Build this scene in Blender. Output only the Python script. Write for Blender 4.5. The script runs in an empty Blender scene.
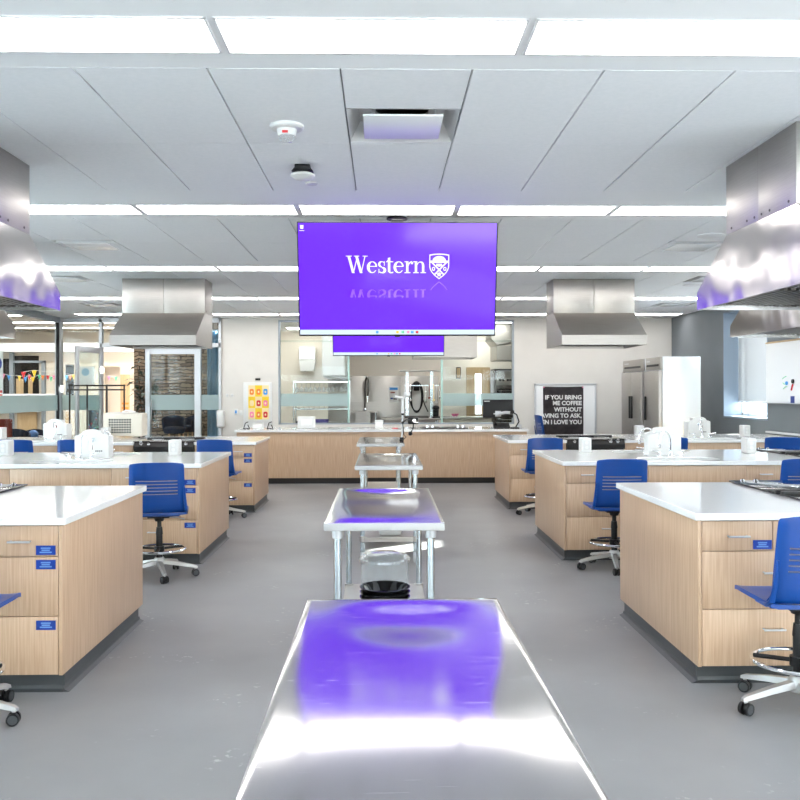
import bpy, bmesh, math, random
from mathutils import Vector, Matrix
random.seed(7)
S = bpy.context.scene
COL = S.collection
PI = math.pi
# ------------------------------------------------------------------ camera frame
FPX, YAW, EYE, HORIZON, ROLL = 873.35, 0.0198, 1.56, 391.52, -0.002
def at(u, v, Y):
    """point of the photo (u, v) on the vertical plane at distance Y"""
    t = (u - 400) / FPX
    X = Y * (t + math.tan(YAW)) / (1 - t * math.tan(YAW))
    yc = X * math.sin(YAW) + Y * math.cos(YAW)
    return X, EYE + (HORIZON - v + (u - 400) * ROLL * -0.0) * yc / FPX
def atx(u, Y): return at(u, 400, Y)[0]
def atz(v, Y): return EYE + (HORIZON - v) * Y / FPX

# ------------------------------------------------------------------ materials
def mat(name): 
    m = bpy.data.materials.new(name); m.use_nodes = True
    return m, m.node_tree.nodes, m.node_tree.links, m.node_tree.nodes['Principled BSDF']
def plain(name, c, rough=.5, metal=0, spec=.5, coat=0, emis=None, es=0):
    m, n, l, b = mat(name)
    b.inputs['Base Color'].default_value = (*c, 1); b.inputs['Roughness'].default_value = rough
    b.inputs['Metallic'].default_value = metal; b.inputs['Specular IOR Level'].default_value = spec
    b.inputs['Coat Weight'].default_value = coat
    if emis: b.inputs['Emission Color'].default_value = (*emis, 1); b.inputs['Emission Strength'].default_value = es
    return m
def noise_col(m, n, l, b, c1, c2, scale, stretch=(1,1,1), detail=4, lo=.35, hi=.65, bump=0, rough=None):
    tc = n.new('ShaderNodeTexCoord'); mp = n.new('ShaderNodeMapping'); mp.inputs['Scale'].default_value = stretch
    ns = n.new('ShaderNodeTexNoise'); ns.inputs['Scale'].default_value = scale; ns.inputs['Detail'].default_value = detail
    rp = n.new('ShaderNodeValToRGB'); rp.color_ramp.elements[0].position = lo; rp.color_ramp.elements[1].position = hi
    rp.color_ramp.elements[0].color = (*c1, 1); rp.color_ramp.elements[1].color = (*c2, 1)
    l.new(tc.outputs['Object'], mp.inputs['Vector']); l.new(mp.outputs['Vector'], ns.inputs['Vector'])
    l.new(ns.outputs['Fac'], rp.inputs['Fac']); l.new(rp.outputs['Color'], b.inputs['Base Color'])
    if bump:
        bp = n.new('ShaderNodeBump'); bp.inputs['Strength'].default_value = bump; bp.inputs['Distance'].default_value = .002
        l.new(ns.outputs['Fac'], bp.inputs['Height']); l.new(bp.outputs['Normal'], b.inputs['Normal'])
    if rough:
        mr = n.new('ShaderNodeMapRange'); mr.inputs['To Min'].default_value = rough[0]; mr.inputs['To Max'].default_value = rough[1]
        l.new(ns.outputs['Fac'], mr.inputs['Value']); l.new(mr.outputs['Result'], b.inputs['Roughness'])
    return ns, rp, mp
def noisy(name, c1, c2, scale, stretch=(1,1,1), rough=.5, metal=0, detail=4, lo=.35, hi=.65, bump=0, rr=None, spec=.5):
    m, n, l, b = mat(name); b.inputs['Roughness'].default_value = rough; b.inputs['Metallic'].default_value = metal
    b.inputs['Specular IOR Level'].default_value = spec
    noise_col(m, n, l, b, c1, c2, scale, stretch, detail, lo, hi, bump, rr)
    return m
def glass(name, tint, gloss=.9, rough=0.0, body=0.0, bodycol=(.7,.8,.82), through=None):
    m = bpy.data.materials.new(name); m.use_nodes = True; n = m.node_tree.nodes; l = m.node_tree.links
    n.remove(n['Principled BSDF']); out = n['Material Output']
    tr = n.new('ShaderNodeBsdfTransparent'); tr.inputs['Color'].default_value = (*tint, 1)
    gl = n.new('ShaderNodeBsdfGlossy'); gl.inputs['Roughness'].default_value = rough
    fr = n.new('ShaderNodeLayerWeight'); fr.inputs['Blend'].default_value = .5
    pw = n.new('ShaderNodeMath'); pw.operation = 'POWER'; pw.inputs[1].default_value = 5; l.new(fr.outputs['Facing'], pw.inputs[0])
    ad = n.new('ShaderNodeMath'); ad.operation = 'MULTIPLY_ADD'; ad.inputs[1].default_value = .96; ad.inputs[2].default_value = .04; l.new(pw.outputs[0], ad.inputs[0])
    mul = n.new('ShaderNodeMath'); mul.operation = 'MULTIPLY'; mul.inputs[1].default_value = gloss
    l.new(ad.outputs[0], mul.inputs[0])
    mx = n.new('ShaderNodeMixShader'); l.new(mul.outputs[0], mx.inputs[0]); l.new(gl.outputs[0], mx.inputs[2])
    src = tr.outputs[0]
    if body:
        df = n.new('ShaderNodeBsdfDiffuse'); df.inputs['Color'].default_value = (*bodycol, 1)
        tl = n.new('ShaderNodeBsdfTranslucent'); tl.inputs['Color'].default_value = (*(through or bodycol), 1)
        m0 = n.new('ShaderNodeMixShader'); m0.inputs[0].default_value = .5
        l.new(df.outputs[0], m0.inputs[1]); l.new(tl.outputs[0], m0.inputs[2])
        m1 = n.new('ShaderNodeMixShader'); m1.inputs[0].default_value = body
        l.new(tr.outputs[0], m1.inputs[1]); l.new(m0.outputs[0], m1.inputs[2]); src = m1.outputs[0]
    l.new(src, mx.inputs[1]); l.new(mx.outputs[0], out.inputs[0])
    return m
def emit(name, c, s):
    m = bpy.data.materials.new(name); m.use_nodes = True; n = m.node_tree.nodes
    b = n['Principled BSDF']; b.inputs['Base Color'].default_value = (.8,.8,.8,1); b.inputs['Roughness'].default_value = .5
    b.inputs['Emission Color'].default_value = (*c, 1); b.inputs['Emission Strength'].default_value = s
    return m

M = {}
M['wood'] = noisy('oak_veneer', (.455,.295,.185), (.60,.42,.285), 5, (22,22,.7), .38, lo=.28, hi=.72, detail=5, bump=.03)
M['wood_edge'] = noisy('oak_edge', (.60,.45,.24), (.66,.50,.28), 5, (20,20,.8), .45)
M['quartz'] = noisy('white_quartz', (.68,.68,.675), (.80,.80,.795), 260, (1,1,1), .09, spec=.36, lo=.3, hi=.5, detail=2)
M['steel'] = noisy('brushed_steel', (.42,.395,.37), (.49,.465,.44), 6, (1,1,60), .38, 1, lo=.3, hi=.7, rr=(.33,.43))
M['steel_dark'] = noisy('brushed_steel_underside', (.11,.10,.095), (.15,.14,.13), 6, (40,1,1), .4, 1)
M['rim'] = plain('satin_steel_edge', (.34,.345,.35), .42, .85)
M['chrome'] = plain('chrome', (.82,.83,.85), .08, 1)
M['galv'] = noisy('galvanized_tube', (.50,.56,.60), (.60,.66,.70), 8, (1,1,3), .25, 1)
M['alu'] = plain('satin_aluminium', (.56,.57,.59), .42, .6)
M['alu_cast'] = plain('cast_aluminium', (.46,.455,.45), .4, .6)
M['white_plastic'] = plain('white_plastic', (.70,.70,.69), .3)
M['white_matte'] = plain('white_matte', (.82,.82,.82), .6)
M['ceil_tile'] = noisy('ceiling_tile', (.86,.875,.89), (.89,.90,.915), 40, rough=.9, spec=.1)
M['ceil_band'] = plain('ceiling_paint', (.88,.89,.90), .85, spec=.1)
M['ceil_gap'] = plain('ceiling_gap', (.36,.36,.37), .9)
M['wall_white'] = noisy('wall_paint_warm_white', (.66,.635,.595), (.685,.66,.62), 3, rough=.75, spec=.2)
M['wall_grey'] = noisy('wall_paint_grey', (.165,.182,.198), (.18,.197,.213), 2, rough=.6, spec=.3)
M['black'] = plain('black_plastic', (.006,.006,.007), .38, spec=.35)
M['black_glass'] = plain('black_glass', (.006,.006,.007), .04, spec=.6)
M['black_metal'] = plain('black_iron', (.016,.014,.014), .55)
M['rubber'] = plain('dark_rubber_base', (.05,.054,.058), .4)
M['blue'] = plain('blue_polypropylene', (.0004,.052,.27), .34)
M['blue_label'] = plain('blue_label', (.003,.035,.27), .4)
M['pale_blue'] = plain('pale_blue_print', (.12,.25,.55), .5)
M['slot'] = plain('slot_edge', (.12,.12,.17), .45)
M['light'] = emit('light_diffuser', (1,.975,.955), 5.6)
M['kitchen_light'] = emit('light_diffuser_kitchen', (1,.97,.93), 10)
M['light_dim'] = emit('light_diffuser_far_rooms', (1,.97,.93), 22)
M['lightframe'] = plain('white_light_frame', (.78,.78,.79), .5)
M['outlet'] = plain('outlet_face', (.62,.62,.62), .4)
M['silver_print'] = plain('print_dark', (.10,.10,.11), .5)
M['glass'] = glass('clear_glass', (.93,.965,.955), .9)
M['glass_low'] = glass('clear_glass_kitchen', (.93,.965,.955), .3)
M['glass_dark'] = glass('glass_corridor', (.92,.95,.95), .45)
M['frost'] = glass('frosted_band', (.9,.97,.97), .4, .3, .62, (.62,.74,.75))
M['acrylic'] = glass('clear_acrylic', (.97,.98,.985), 1.0, .02, .16, (.9,.93,.95))
M['glass_edge'] = plain('green_glass_edge', (.38,.58,.54), .2)
M['frame_grey'] = plain('window_frame_grey', (.33,.37,.41), .4, .6)
M['frame_black'] = plain('gasket_black', (.012,.013,.016), .5)
M['navy'] = noisy('navy_fabric', (.012,.02,.045), (.02,.03,.06), 60, rough=.85)
M['legwood'] = plain('pale_leg_wood', (.50,.30,.15), .5)
M['leaf'] = noisy('dark_leaf', (.015,.035,.02), (.04,.075,.045), 12, rough=.4)
M['bark'] = plain('bark', (.12,.08,.05), .8)
M['red'] = plain('signal_red', (.60,.012,.02), .4)
M['rust'] = plain('rust_fabric', (.22,.035,.018), .8)
M['yellow'] = plain('yellow_paper', (.85,.58,.02), .6)
M['orange'] = plain('orange_paper', (.80,.22,.03), .6)
M['pink'] = plain('pink_paper', (.85,.22,.38), .6)
M['green'] = plain('green_paper', (.12,.55,.28), .6)
M['sky_blue'] = plain('blue_paper', (.05,.30,.72), .6)
M['cream'] = plain('cream_paper', (.86,.68,.36), .6)
M['charcoal'] = noisy('charcoal_cloth', (.060,.052,.058), (.085,.075,.08), 9, rough=.8)
M['beige_wall'] = plain('beige_wall', (.62,.56,.47), .8)
M['kitchen_wall'] = plain('pale_beige_wall', (.84,.77,.68), .8)
M['taupe'] = plain('taupe_wall', (.40,.35,.29), .8)
M['tan_wood'] = noisy('tan_wood_panel', (.42,.29,.15), (.52,.37,.21), 4, (12,12,.8), .5)
M['white_enamel'] = plain('white_enamel', (.85,.86,.87), .25)
M['cream_plastic'] = plain('cream_enamel', (.74,.68,.58), .4)
M['sky_glow'] = emit('daylight', (.8,.9,1), 3)
M['fridge_side'] = plain('stainless_lit_pale', (.84,.87,.90), .32, .25)  # stainless side; its bright lit look is put into the colour
M['reveal'] = plain('reveal_sky_tint', (.27,.33,.40), .6, spec=.2)  # blue of the sky light is painted into the reveal's colour
def tint_floor():
    m, n, l, b = mat('grey_resin_floor')
    ns, rp, mp = noise_col(m, n, l, b, (.205,.206,.213), (.265,.265,.271), .9, (1,1,1), 6, .3, .7)
    tc = n.new('ShaderNodeTexCoord')
    # pale scuffs: thin broken patches of wear
    n2 = n.new('ShaderNodeTexNoise'); n2.inputs['Scale'].default_value = 2.2; n2.inputs['Detail'].default_value = 3
    n3 = n.new('ShaderNodeTexNoise'); n3.inputs['Scale'].default_value = 26; n3.inputs['Detail'].default_value = 6
    l.new(tc.outputs['Object'], n2.inputs['Vector']); l.new(tc.outputs['Object'], n3.inputs['Vector'])
    r2 = n.new('ShaderNodeMapRange'); r2.inputs['From Min'].default_value = .58; r2.inputs['From Max'].default_value = .68
    r3 = n.new('ShaderNodeMapRange'); r3.inputs['From Min'].default_value = .60; r3.inputs['From Max'].default_value = .66
    l.new(n2.outputs['Fac'], r2.inputs['Value']); l.new(n3.outputs['Fac'], r3.inputs['Value'])
    mu = n.new('ShaderNodeMath'); mu.operation = 'MULTIPLY'; l.new(r2.outputs[0], mu.inputs[0]); l.new(r3.outputs[0], mu.inputs[1])
    m2 = n.new('ShaderNodeMath'); m2.operation = 'MULTIPLY'; m2.inputs[1].default_value = .5; l.new(mu.outputs[0], m2.inputs[0])
    mx = n.new('ShaderNodeMix'); mx.data_type = 'RGBA'; l.new(m2.outputs[0], mx.inputs['Factor'])
    l.new(rp.outputs['Color'], mx.inputs['A']); mx.inputs['B'].default_value = (.55,.55,.55,1)
    l.new(mx.outputs['Result'], b.inputs['Base Color'])
    b.inputs['Roughness'].default_value = .42; b.inputs['Specular IOR Level'].default_value = .35
    return m
M['floor'] = tint_floor()
def stone_wall():
    m, n, l, b = mat('stacked_stone'); b.inputs['Roughness'].default_value = .9
    tc = n.new('ShaderNodeTexCoord'); mp = n.new('ShaderNodeMapping'); mp.inputs['Rotation'].default_value = (PI/2, 0, 0)
    br = n.new('ShaderNodeTexBrick'); br.inputs['Scale'].default_value = 3.2
    br.inputs['Color1'].default_value = (.34,.26,.18,1); br.inputs['Color2'].default_value = (.16,.12,.085,1); br.inputs['Mortar'].default_value = (.035,.028,.022,1)
    br.inputs['Mortar Size'].default_value = .03; br.inputs['Brick Width'].default_value = .9; br.inputs['Row Height'].default_value = .26
    ns = n.new('ShaderNodeTexNoise'); ns.inputs['Scale'].default_value = 6
    ad = n.new('ShaderNodeMixRGB'); ad.blend_type = 'ADD'; ad.inputs[0].default_value = .12
    l.new(tc.outputs['Object'], mp.inputs[0]); l.new(tc.outputs['Object'], ns.inputs['Vector'])
    l.new(mp.outputs[0], ad.inputs[1]); l.new(ns.outputs['Color'], ad.inputs[2]); l.new(ad.outputs[0], br.inputs['Vector'])
    l.new(br.outputs['Color'], b.inputs['Base Color'])
    bp = n.new('ShaderNodeBump'); bp.inputs['Strength'].default_value = .8; bp.inputs['Distance'].default_value = .03
    l.new(br.outputs['Fac'], bp.inputs['Height']); bp.invert = True; l.new(bp.outputs[0], b.inputs['Normal'])
    return m
M['stone'] = stone_wall()
def table_steel():
    m, n, l, b = mat('worn_steel_top'); b.inputs['Metallic'].default_value = 1; b.inputs['Roughness'].default_value = .10
    b.inputs['Base Color'].default_value = (.66,.655,.65,1)
    tc = n.new('ShaderNodeTexCoord')
    sc = None
    for k, rot in enumerate((.4, 1.3, 2.3)):          # fine random scratches
        mp = n.new('ShaderNodeMapping'); mp.inputs['Rotation'].default_value = (0, 0, rot); mp.inputs['Scale'].default_value = (3, 150, 1)
        mp.inputs['Location'].default_value = (k * 3.1, k * 1.7, 0)
        ns = n.new('ShaderNodeTexNoise'); ns.inputs['Scale'].default_value = 2.5; ns.inputs['Detail'].default_value = 2; ns.inputs['Distortion'].default_value = .4
        l.new(tc.outputs['Object'], mp.inputs[0]); l.new(mp.outputs[0], ns.inputs['Vector'])
        mr = n.new('ShaderNodeMapRange'); mr.inputs['From Min'].default_value = .70; mr.inputs['From Max'].default_value = .78
        l.new(ns.outputs['Fac'], mr.inputs['Value'])
        if sc is None: sc = mr.outputs[0]
        else:
            mm = n.new('ShaderNodeMath'); mm.operation = 'MAXIMUM'; l.new(sc, mm.inputs[0]); l.new(mr.outputs[0], mm.inputs[1]); sc = mm.outputs[0]
    rr = n.new('ShaderNodeMapRange'); rr.inputs['To Min'].default_value = .10; rr.inputs['To Max'].default_value = .34
    l.new(sc, rr.inputs['Value']); l.new(rr.outputs[0], b.inputs['Roughness'])
    return m
M['table_steel'] = table_steel()
def dented_steel():
    m, n, l, b = mat('polished_sheet_steel'); b.inputs['Metallic'].default_value = 1; b.inputs['Base Color'].default_value = (.66,.635,.62,1)
    b.inputs['Roughness'].default_value = .17
    tc = n.new('ShaderNodeTexCoord'); ns = n.new('ShaderNodeTexNoise'); ns.inputs['Scale'].default_value = 3.1; ns.inputs['Detail'].default_value = 1
    bp = n.new('ShaderNodeBump'); bp.inputs['Strength'].default_value = .5; bp.inputs['Distance'].default_value = .03
    l.new(tc.outputs['Object'], ns.inputs['Vector']); l.new(ns.outputs['Fac'], bp.inputs['Height']); l.new(bp.outputs[0], b.inputs['Normal'])
    return m
M['sheet_steel'] = dented_steel()
M['purple'] = plain('purple_screen', (.01,.005,.02), .09, spec=.28, emis=(.14,.019,.88), es=.71)
M['purple_lit'] = plain('pale_purple_pixels', (.01,.005,.02), .09, spec=.45, emis=(.26,.09,.95), es=.74)
M['screen_white'] = plain('white_pixels', (.02,.02,.02), .09, spec=.45, emis=(1,1,1), es=.62)
M['screen_bar'] = plain('taskbar_pixels', (.02,.02,.02), .09, spec=.45, emis=(.72,.86,1), es=.6)

# ------------------------------------------------------------------ mesh builder
class MB:
    def __init__(s): s.bm = bmesh.new(); s.mi = 0
    def _m(s, faces):
        for f in faces: f.material_index = s.mi
    def box(s, x0, x1, y0, y1, z0, z1, bev=0, seg=2, rot=None, piv=None):
        r = bmesh.ops.create_cube(s.bm, size=1); vs = r['verts']
        for v in vs: v.co = Vector(((x0+x1)/2 + v.co.x*(x1-x0), (y0+y1)/2 + v.co.y*(y1-y0), (z0+z1)/2 + v.co.z*(z1-z0)))
        if rot is not None:
            p = Vector(piv) if piv else Vector(((x0+x1)/2, (y0+y1)/2, (z0+z1)/2))
            for v in vs: v.co = rot @ (v.co - p) + p
        fs = {f for v in vs for f in v.link_faces}; s._m(fs)
        if bev:
            es = list({e for v in vs for e in v.link_edges})
            g = bmesh.ops.bevel(s.bm, geom=es, offset=bev, segments=seg, affect='EDGES', profile=.5); s._m(g['faces'])
        return s
    def cyl(s, p0, p1, r0, r1=None, seg=20, caps=True):
        r1 = r0 if r1 is None else r1
        p0, p1 = Vector(p0), Vector(p1); d = (p1 - p0).normalized()
        a = d.orthogonal().normalized(); b = d.cross(a)
        A = [s.bm.verts.new(p0 + (a*math.cos(t)+b*math.sin(t))*r0) for t in [2*PI*i/seg for i in range(seg)]]
        B = [s.bm.verts.new(p1 + (a*math.cos(t)+b*math.sin(t))*r1) for t in [2*PI*i/seg for i in range(seg)]]
        fs = [s.bm.faces.new((A[i], A[(i+1)%seg], B[(i+1)%seg], B[i])) for i in range(seg)]
        if caps: fs += [s.bm.faces.new(A[::-1]), s.bm.faces.new(B)]
        s._m(fs); return s
    def tube(s, pts, r, seg=10, closed=False, flat=None):
        P = [Vector(p) for p in pts]; n = len(P); R = r if isinstance(r, (list, tuple)) else [r]*n
        T = []
        for i in range(n):
            a = P[(i-1) % n] if closed or i > 0 else P[i]; b = P[(i+1) % n] if closed or i < n-1 else P[i]
            T.append((b-a).normalized())
        u = T[0].orthogonal().normalized(); rings = []
        for i in range(n):
            u = (u - T[i]*u.dot(T[i])); u = u.normalized() if u.length > 1e-6 else T[i].orthogonal().normalized()
            w = T[i].cross(u)
            rings.append([s.bm.verts.new(P[i] + (u*math.cos(2*PI*k/seg) + w*math.sin(2*PI*k/seg))*R[i]) for k in range(seg)])
        fs = []
        for i in range(n if closed else n-1):
            A, B = rings[i], rings[(i+1) % n]
            for k in range(seg): fs.append(s.bm.faces.new((A[k], A[(k+1)%seg], B[(k+1)%seg], B[k])))
        if not closed: fs += [s.bm.faces.new(rings[0][::-1]), s.bm.faces.new(rings[-1])]
        s._m(fs); return s
    def lathe(s, prof, c=(0,0,0), seg=32, closed=False):
        c = Vector(c); rings = []
        for (r, z) in prof:
            if r < 1e-6: rings.append([s.bm.verts.new(c + Vector((0,0,z)))])
            else: rings.append([s.bm.verts.new(c + Vector((r*math.cos(2*PI*i/seg), r*math.sin(2*PI*i/seg), z))) for i in range(seg)])
        fs = []
        m = len(rings)
        for i in range(m if closed else m-1):
            A, B = rings[i], rings[(i+1) % m]
            if len(A) == 1 and len(B) == 1: continue
            for k in range(seg):
                k2 = (k+1) % seg
                if len(A) == 1: fs.append(s.bm.faces.new((A[0], B[k2], B[k])))
                elif len(B) == 1: fs.append(s.bm.faces.new((A[k], A[k2], B[0])))
                else: fs.append(s.bm.faces.new((A[k], A[k2], B[k2], B[k])))
        s._m(fs); return s
    def prism(s, poly, axis, a, b, bev=0):
        def P(q, t):
            return Vector((t, q[0], q[1])) if axis == 'x' else Vector((q[0], t, q[1])) if axis == 'y' else Vector((q[0], q[1], t))
        A = [s.bm.verts.new(P(q, a)) for q in poly]; B = [s.bm.verts.new(P(q, b)) for q in poly]; n = len(poly)
        fs = [s.bm.faces.new((A[i], A[(i+1)%n], B[(i+1)%n], B[i])) for i in range(n)]
        fs += [s.bm.faces.new(A[::-1]), s.bm.faces.new(B)]
        s._m(fs)
        if bev:
            es = list({e for f in fs for e in f.edges}); g = bmesh.ops.bevel(s.bm, geom=es, offset=bev, segments=2, affect='EDGES', profile=.5); s._m(g['faces'])
        return s
    def holed(s, outer, holes, z0, z1):
        """slab with holes: outline and holes are 2D loops"""
        loops = [outer] + holes; top, bot = [], []
        for L in loops:
            top.append([s.bm.verts.new((x, y, z1)) for x, y in L]); bot.append([s.bm.verts.new((x, y, z0)) for x, y in L])
        for VV in (top, bot):
            es = []
            for L in VV:
                for i in range(len(L)): es.append(s.bm.edges.new((L[i], L[(i+1) % len(L)])))
            g = bmesh.ops.triangle_fill(s.bm, use_beauty=True, edges=es); s._m([f for f in g['geom'] if isinstance(f, bmesh.types.BMFace)])
        for T, B in zip(top, bot):
            n = len(T); s._m([s.bm.faces.new((B[i], B[(i+1)%n], T[(i+1)%n], T[i])) for i in range(n)])
        return s
    def ball(s, c, r, seg=14, sc=(1,1,1)):
        g = bmesh.ops.create_uvsphere(s.bm, u_segments=seg, v_segments=max(6, seg//2), radius=1)
        for v in g['verts']: v.co = Vector((c[0]+v.co.x*r*sc[0], c[1]+v.co.y*r*sc[1], c[2]+v.co.z*r*sc[2]))
        s._m({f for v in g['verts'] for f in v.link_faces}); return s
    def poly(s, pts):
        s._m([s.bm.faces.new([s.bm.verts.new(p) for p in pts])]); return s
    def move(s, mtx):
        bmesh.ops.transform(s.bm, matrix=mtx, verts=s.bm.verts[:]); return s
    def build(s, name, mats, parent=None, smooth=35, fix=True):
        if fix: bmesh.ops.recalc_face_normals(s.bm, faces=s.bm.faces[:])
        me = bpy.data.meshes.new(name); s.bm.to_mesh(me); s.bm.free()
        for m in (mats if isinstance(mats, list) else [mats]): me.materials.append(m)
        if smooth:
            me.polygons.foreach_set('use_smooth', [True]*len(me.polygons)); me.set_sharp_from_angle(angle=math.radians(smooth))
        o = bpy.data.objects.new(name, me); COL.objects.link(o)
        if parent: o.parent = parent
        return o
def tag(o, label, cat, group=None, kind=None):
    o['label'] = label; o['category'] = cat
    if group: o['group'] = group
    if kind: o['kind'] = kind
    return o
def thing(name, label, cat, loc=(0,0,0), rz=0, group=None):
    o = bpy.data.objects.new(name, None); COL.objects.link(o); o.empty_display_size = .1
    o.location = loc; o.rotation_euler = (0,0,rz)
    return tag(o, label, cat, group)
def struct(name, mb, m, label=None, parent=None, **k):
    o = mb.build(name, m, parent, **k)
    if parent is None:
        o['kind'] = 'structure'
        if label: o['label'] = label
    return o
KIDS = {}
def dup(root, loc, rz=None, label=None, group=None):
    def kids(o): return [c for c in o.children]
    r = root.copy(); COL.objects.link(r); r.location = loc
    if rz is not None: r.rotation_euler = (0,0,rz)
    if label: r['label'] = label
    if group: r['group'] = group
    for ch in kids(root):
        c = ch.copy(); COL.objects.link(c); c.parent = r
        for g in kids(ch):
            d = g.copy(); COL.objects.link(d); d.parent = c
    return r
def rrect(cx, cy, w, h, r, n=5):
    pts = []
    for sx, sy, a0 in ((1,1,0),(-1,1,PI/2),(-1,-1,PI),(1,-1,1.5*PI)):
        for i in range(n+1):
            a = a0 + PI/2*i/n; pts.append((cx+sx*(w/2-r)+r*math.cos(a), cy+sy*(h/2-r)+r*math.sin(a)))
    return pts
ORD = ['first','second','third','fourth','fifth','sixth','seventh','eighth','ninth','tenth','eleventh','twelfth']

# ================================================================== ROOM SHELL
CEIL = 3.042; YB = 17.6; XR = 5.86; XL = -6.46; YF = -4.0
mb = MB(); mb.box(-9.1, XR+.0, YF, 26, -.12, 0); mb.box(-16, -9.1, 16.9, 26, -.12, 0); struct('floor', mb, M['floor'], smooth=0)
# ceiling: bays of lay-in tiles between plain bands that carry the lights
ROWS = [.24, 3.64, 7.11, 10.49, 13.84, 16.70]
SEAM0 = -1.412; TW = .6096
mb = MB(); mb.mi = 0
bands = []; prev = YF; bays = []
for r in [-3.16] + ROWS[:-1]: bays.append((r+.37, r+.37+2.438))
for a, b in bays: bands.append((prev, a)); prev = b
bands.append((prev, YB))
KX = [SEAM0 + TW*k for k in range(-8, 13)]
HX0, HX1 = KX[0], KX[-1]
diffs = []                                                            # tiles replaced by air diffusers: (seam index, bay, half)
def tile_holes(): return {(10-4+2+2+0, 0)}
DIFF = {(2,2): [(4.57,5.18)], (-3,3): [(8.58,9.19)], (7,3): [(8.60,9.20)], (-5,4): [(11.2,11.81)], (9,4): [(11.2,11.81)], (-6,5): [(14.6,15.2)], (10,5): [(14.6,15.2)]}
for a, b in bands: mb.box(XL, XR, a, b, CEIL, CEIL+.02)
mb.mi = 1
for bi, (a, b) in enumerate(bays):
    for k in range(-8, 12):
        x0 = SEAM0 + TW*k; x1 = x0 + TW
        X0, X1 = max(x0, XL)+.005, min(x1, XR)-.005
        if X1 - X0 < .02: continue
        mid = (a+b)/2
        for (p, q) in ((a+.004, mid-.002), (mid+.002, b-.004)):
            cuts = [d for d in DIFF.get((k, bi), []) if p-.05 < d[0] < q]
            segs = [(p, q)]
            if cuts:
                c = cuts[0]; segs = [(p, c[0]-.002), (c[1]+.002, q)]
            for (y0, y1) in segs:
                if y1 - y0 > .03: mb.box(X0, X1, y0, y1, CEIL-.001, CEIL+.02)
mb.mi = 2
mb.box(XL, XR, YF, YB, CEIL+.22, CEIL+.24)
for bi, (a, b) in enumerate(bays):                                     # the tee bars above the joints
    for k in range(-8, 13):
        x = SEAM0 + TW*k
        if XL+.01 < x < XR-.01: mb.box(x-.012, x+.012, a, b, CEIL+.0205, CEIL+.03)
    mb.box(XL, XR, (a+b)/2-.01, (a+b)/2+.01, CEIL+.0205, CEIL+.03)
struct('ceiling', mb, [M['ceil_band'], M['ceil_tile'], M['ceil_gap']], smooth=0)
# back wall pieces
UL, UM0, UM1 = -3.24, -2.10, 2.66                                     # glazing end, pass window
mb = MB(); mb.box(UL, UM0, YB, YB+.16, 0, CEIL+.2); mb.box(UM1, XR+.2, YB, YB+.16, 0, CEIL+.2)
mb.box(UM0, UM1, YB, YB+.16, 0, .90); mb.box(UM0, UM1, YB, YB+.16, 3.0, CEIL+.2); struct('wall_back', mb, M['wall_white'], smooth=0)
# right wall with the window opening
WY0, WY1, WZ0, WZ1 = 13.20, 14.90, 1.105, 2.90
BY0, BZ0 = 12.35, 2.39  # unseen slot above the whiteboard, added to admit the sun patch
mb = MB(); T = .38
ADDED_SW = [(-3.2, .2), (1.4, 4.4), (5.4, 10.4)]                              # unseen windows added along the near right wall to brighten the ceiling
ys = [YF] + [v for q in ADDED_SW for v in q] + [BY0]
for a, b in zip(ys[0::2], ys[1::2]): mb.box(XR, XR+T, a, b, 0, CEIL+.2)
for a, b in ADDED_SW: mb.box(XR, XR+T, a, b, 0, WZ0); mb.box(XR, XR+T, a, b, WZ1, CEIL+.2)
mb.box(XR, XR+T, BY0, WY0, 0, BZ0); mb.box(XR, XR+T, BY0, WY0, WZ1, CEIL+.2); mb.box(XR, XR+T, WY1, YB, 0, CEIL+.2)
mb.box(XR, XR+T, WY0, WY1, 0, WZ0); mb.box(XR, XR+T, WY0, WY1, WZ1, CEIL+.2); struct('wall_right', mb, M['wall_grey'], smooth=0)
mb = MB(); r = .012
mb.box(XR-.004, XR+T-.02, WY1-r, WY1+.0005, WZ0, WZ1); mb.box(XR-.012, XR+T-.02, WY0, WY1, WZ0-.0005, WZ0+.03); mb.box(XR-.004, XR+T-.02, WY0, WY1, WZ1-r, WZ1); mb.box(XR-.004, XR+T-.02, WY0-.02, WY0, WZ0, BZ0+.02); mb.box(XR-.004, XR+T-.02, BY0, WY0, BZ0, BZ0+.02)
struct('trim_1', mb, M['reveal'], smooth=0)
w = bpy.data.objects.new('window_1', None); COL.objects.link(w); w['kind'] = 'structure'
mb = MB(); X0 = XR+T-.07
for (y0,y1,z0,z1) in ((WY0,WY0+.06,WZ0,WZ1),(WY1-.06,WY1,WZ0,WZ1),(WY0,WY1,WZ0+.02,WZ0+.08),(WY0,WY1,WZ1-.06,WZ1),(WY1-.30,WY1-.26,WZ0,WZ1)):
    mb.box(X0, X0+.05, y0, y1, z0, z1)
mb.build('window_frame', M['white_enamel'], w, smooth=0)
mb = MB(); mb.box(X0+.02, X0+.028, WY0, WY1, WZ0, WZ1); mb.box(X0+.02, X0+.028, BY0, WY0-.001, BZ0, WZ1); mb.build('pane', M['glass'], w, smooth=0)
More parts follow.
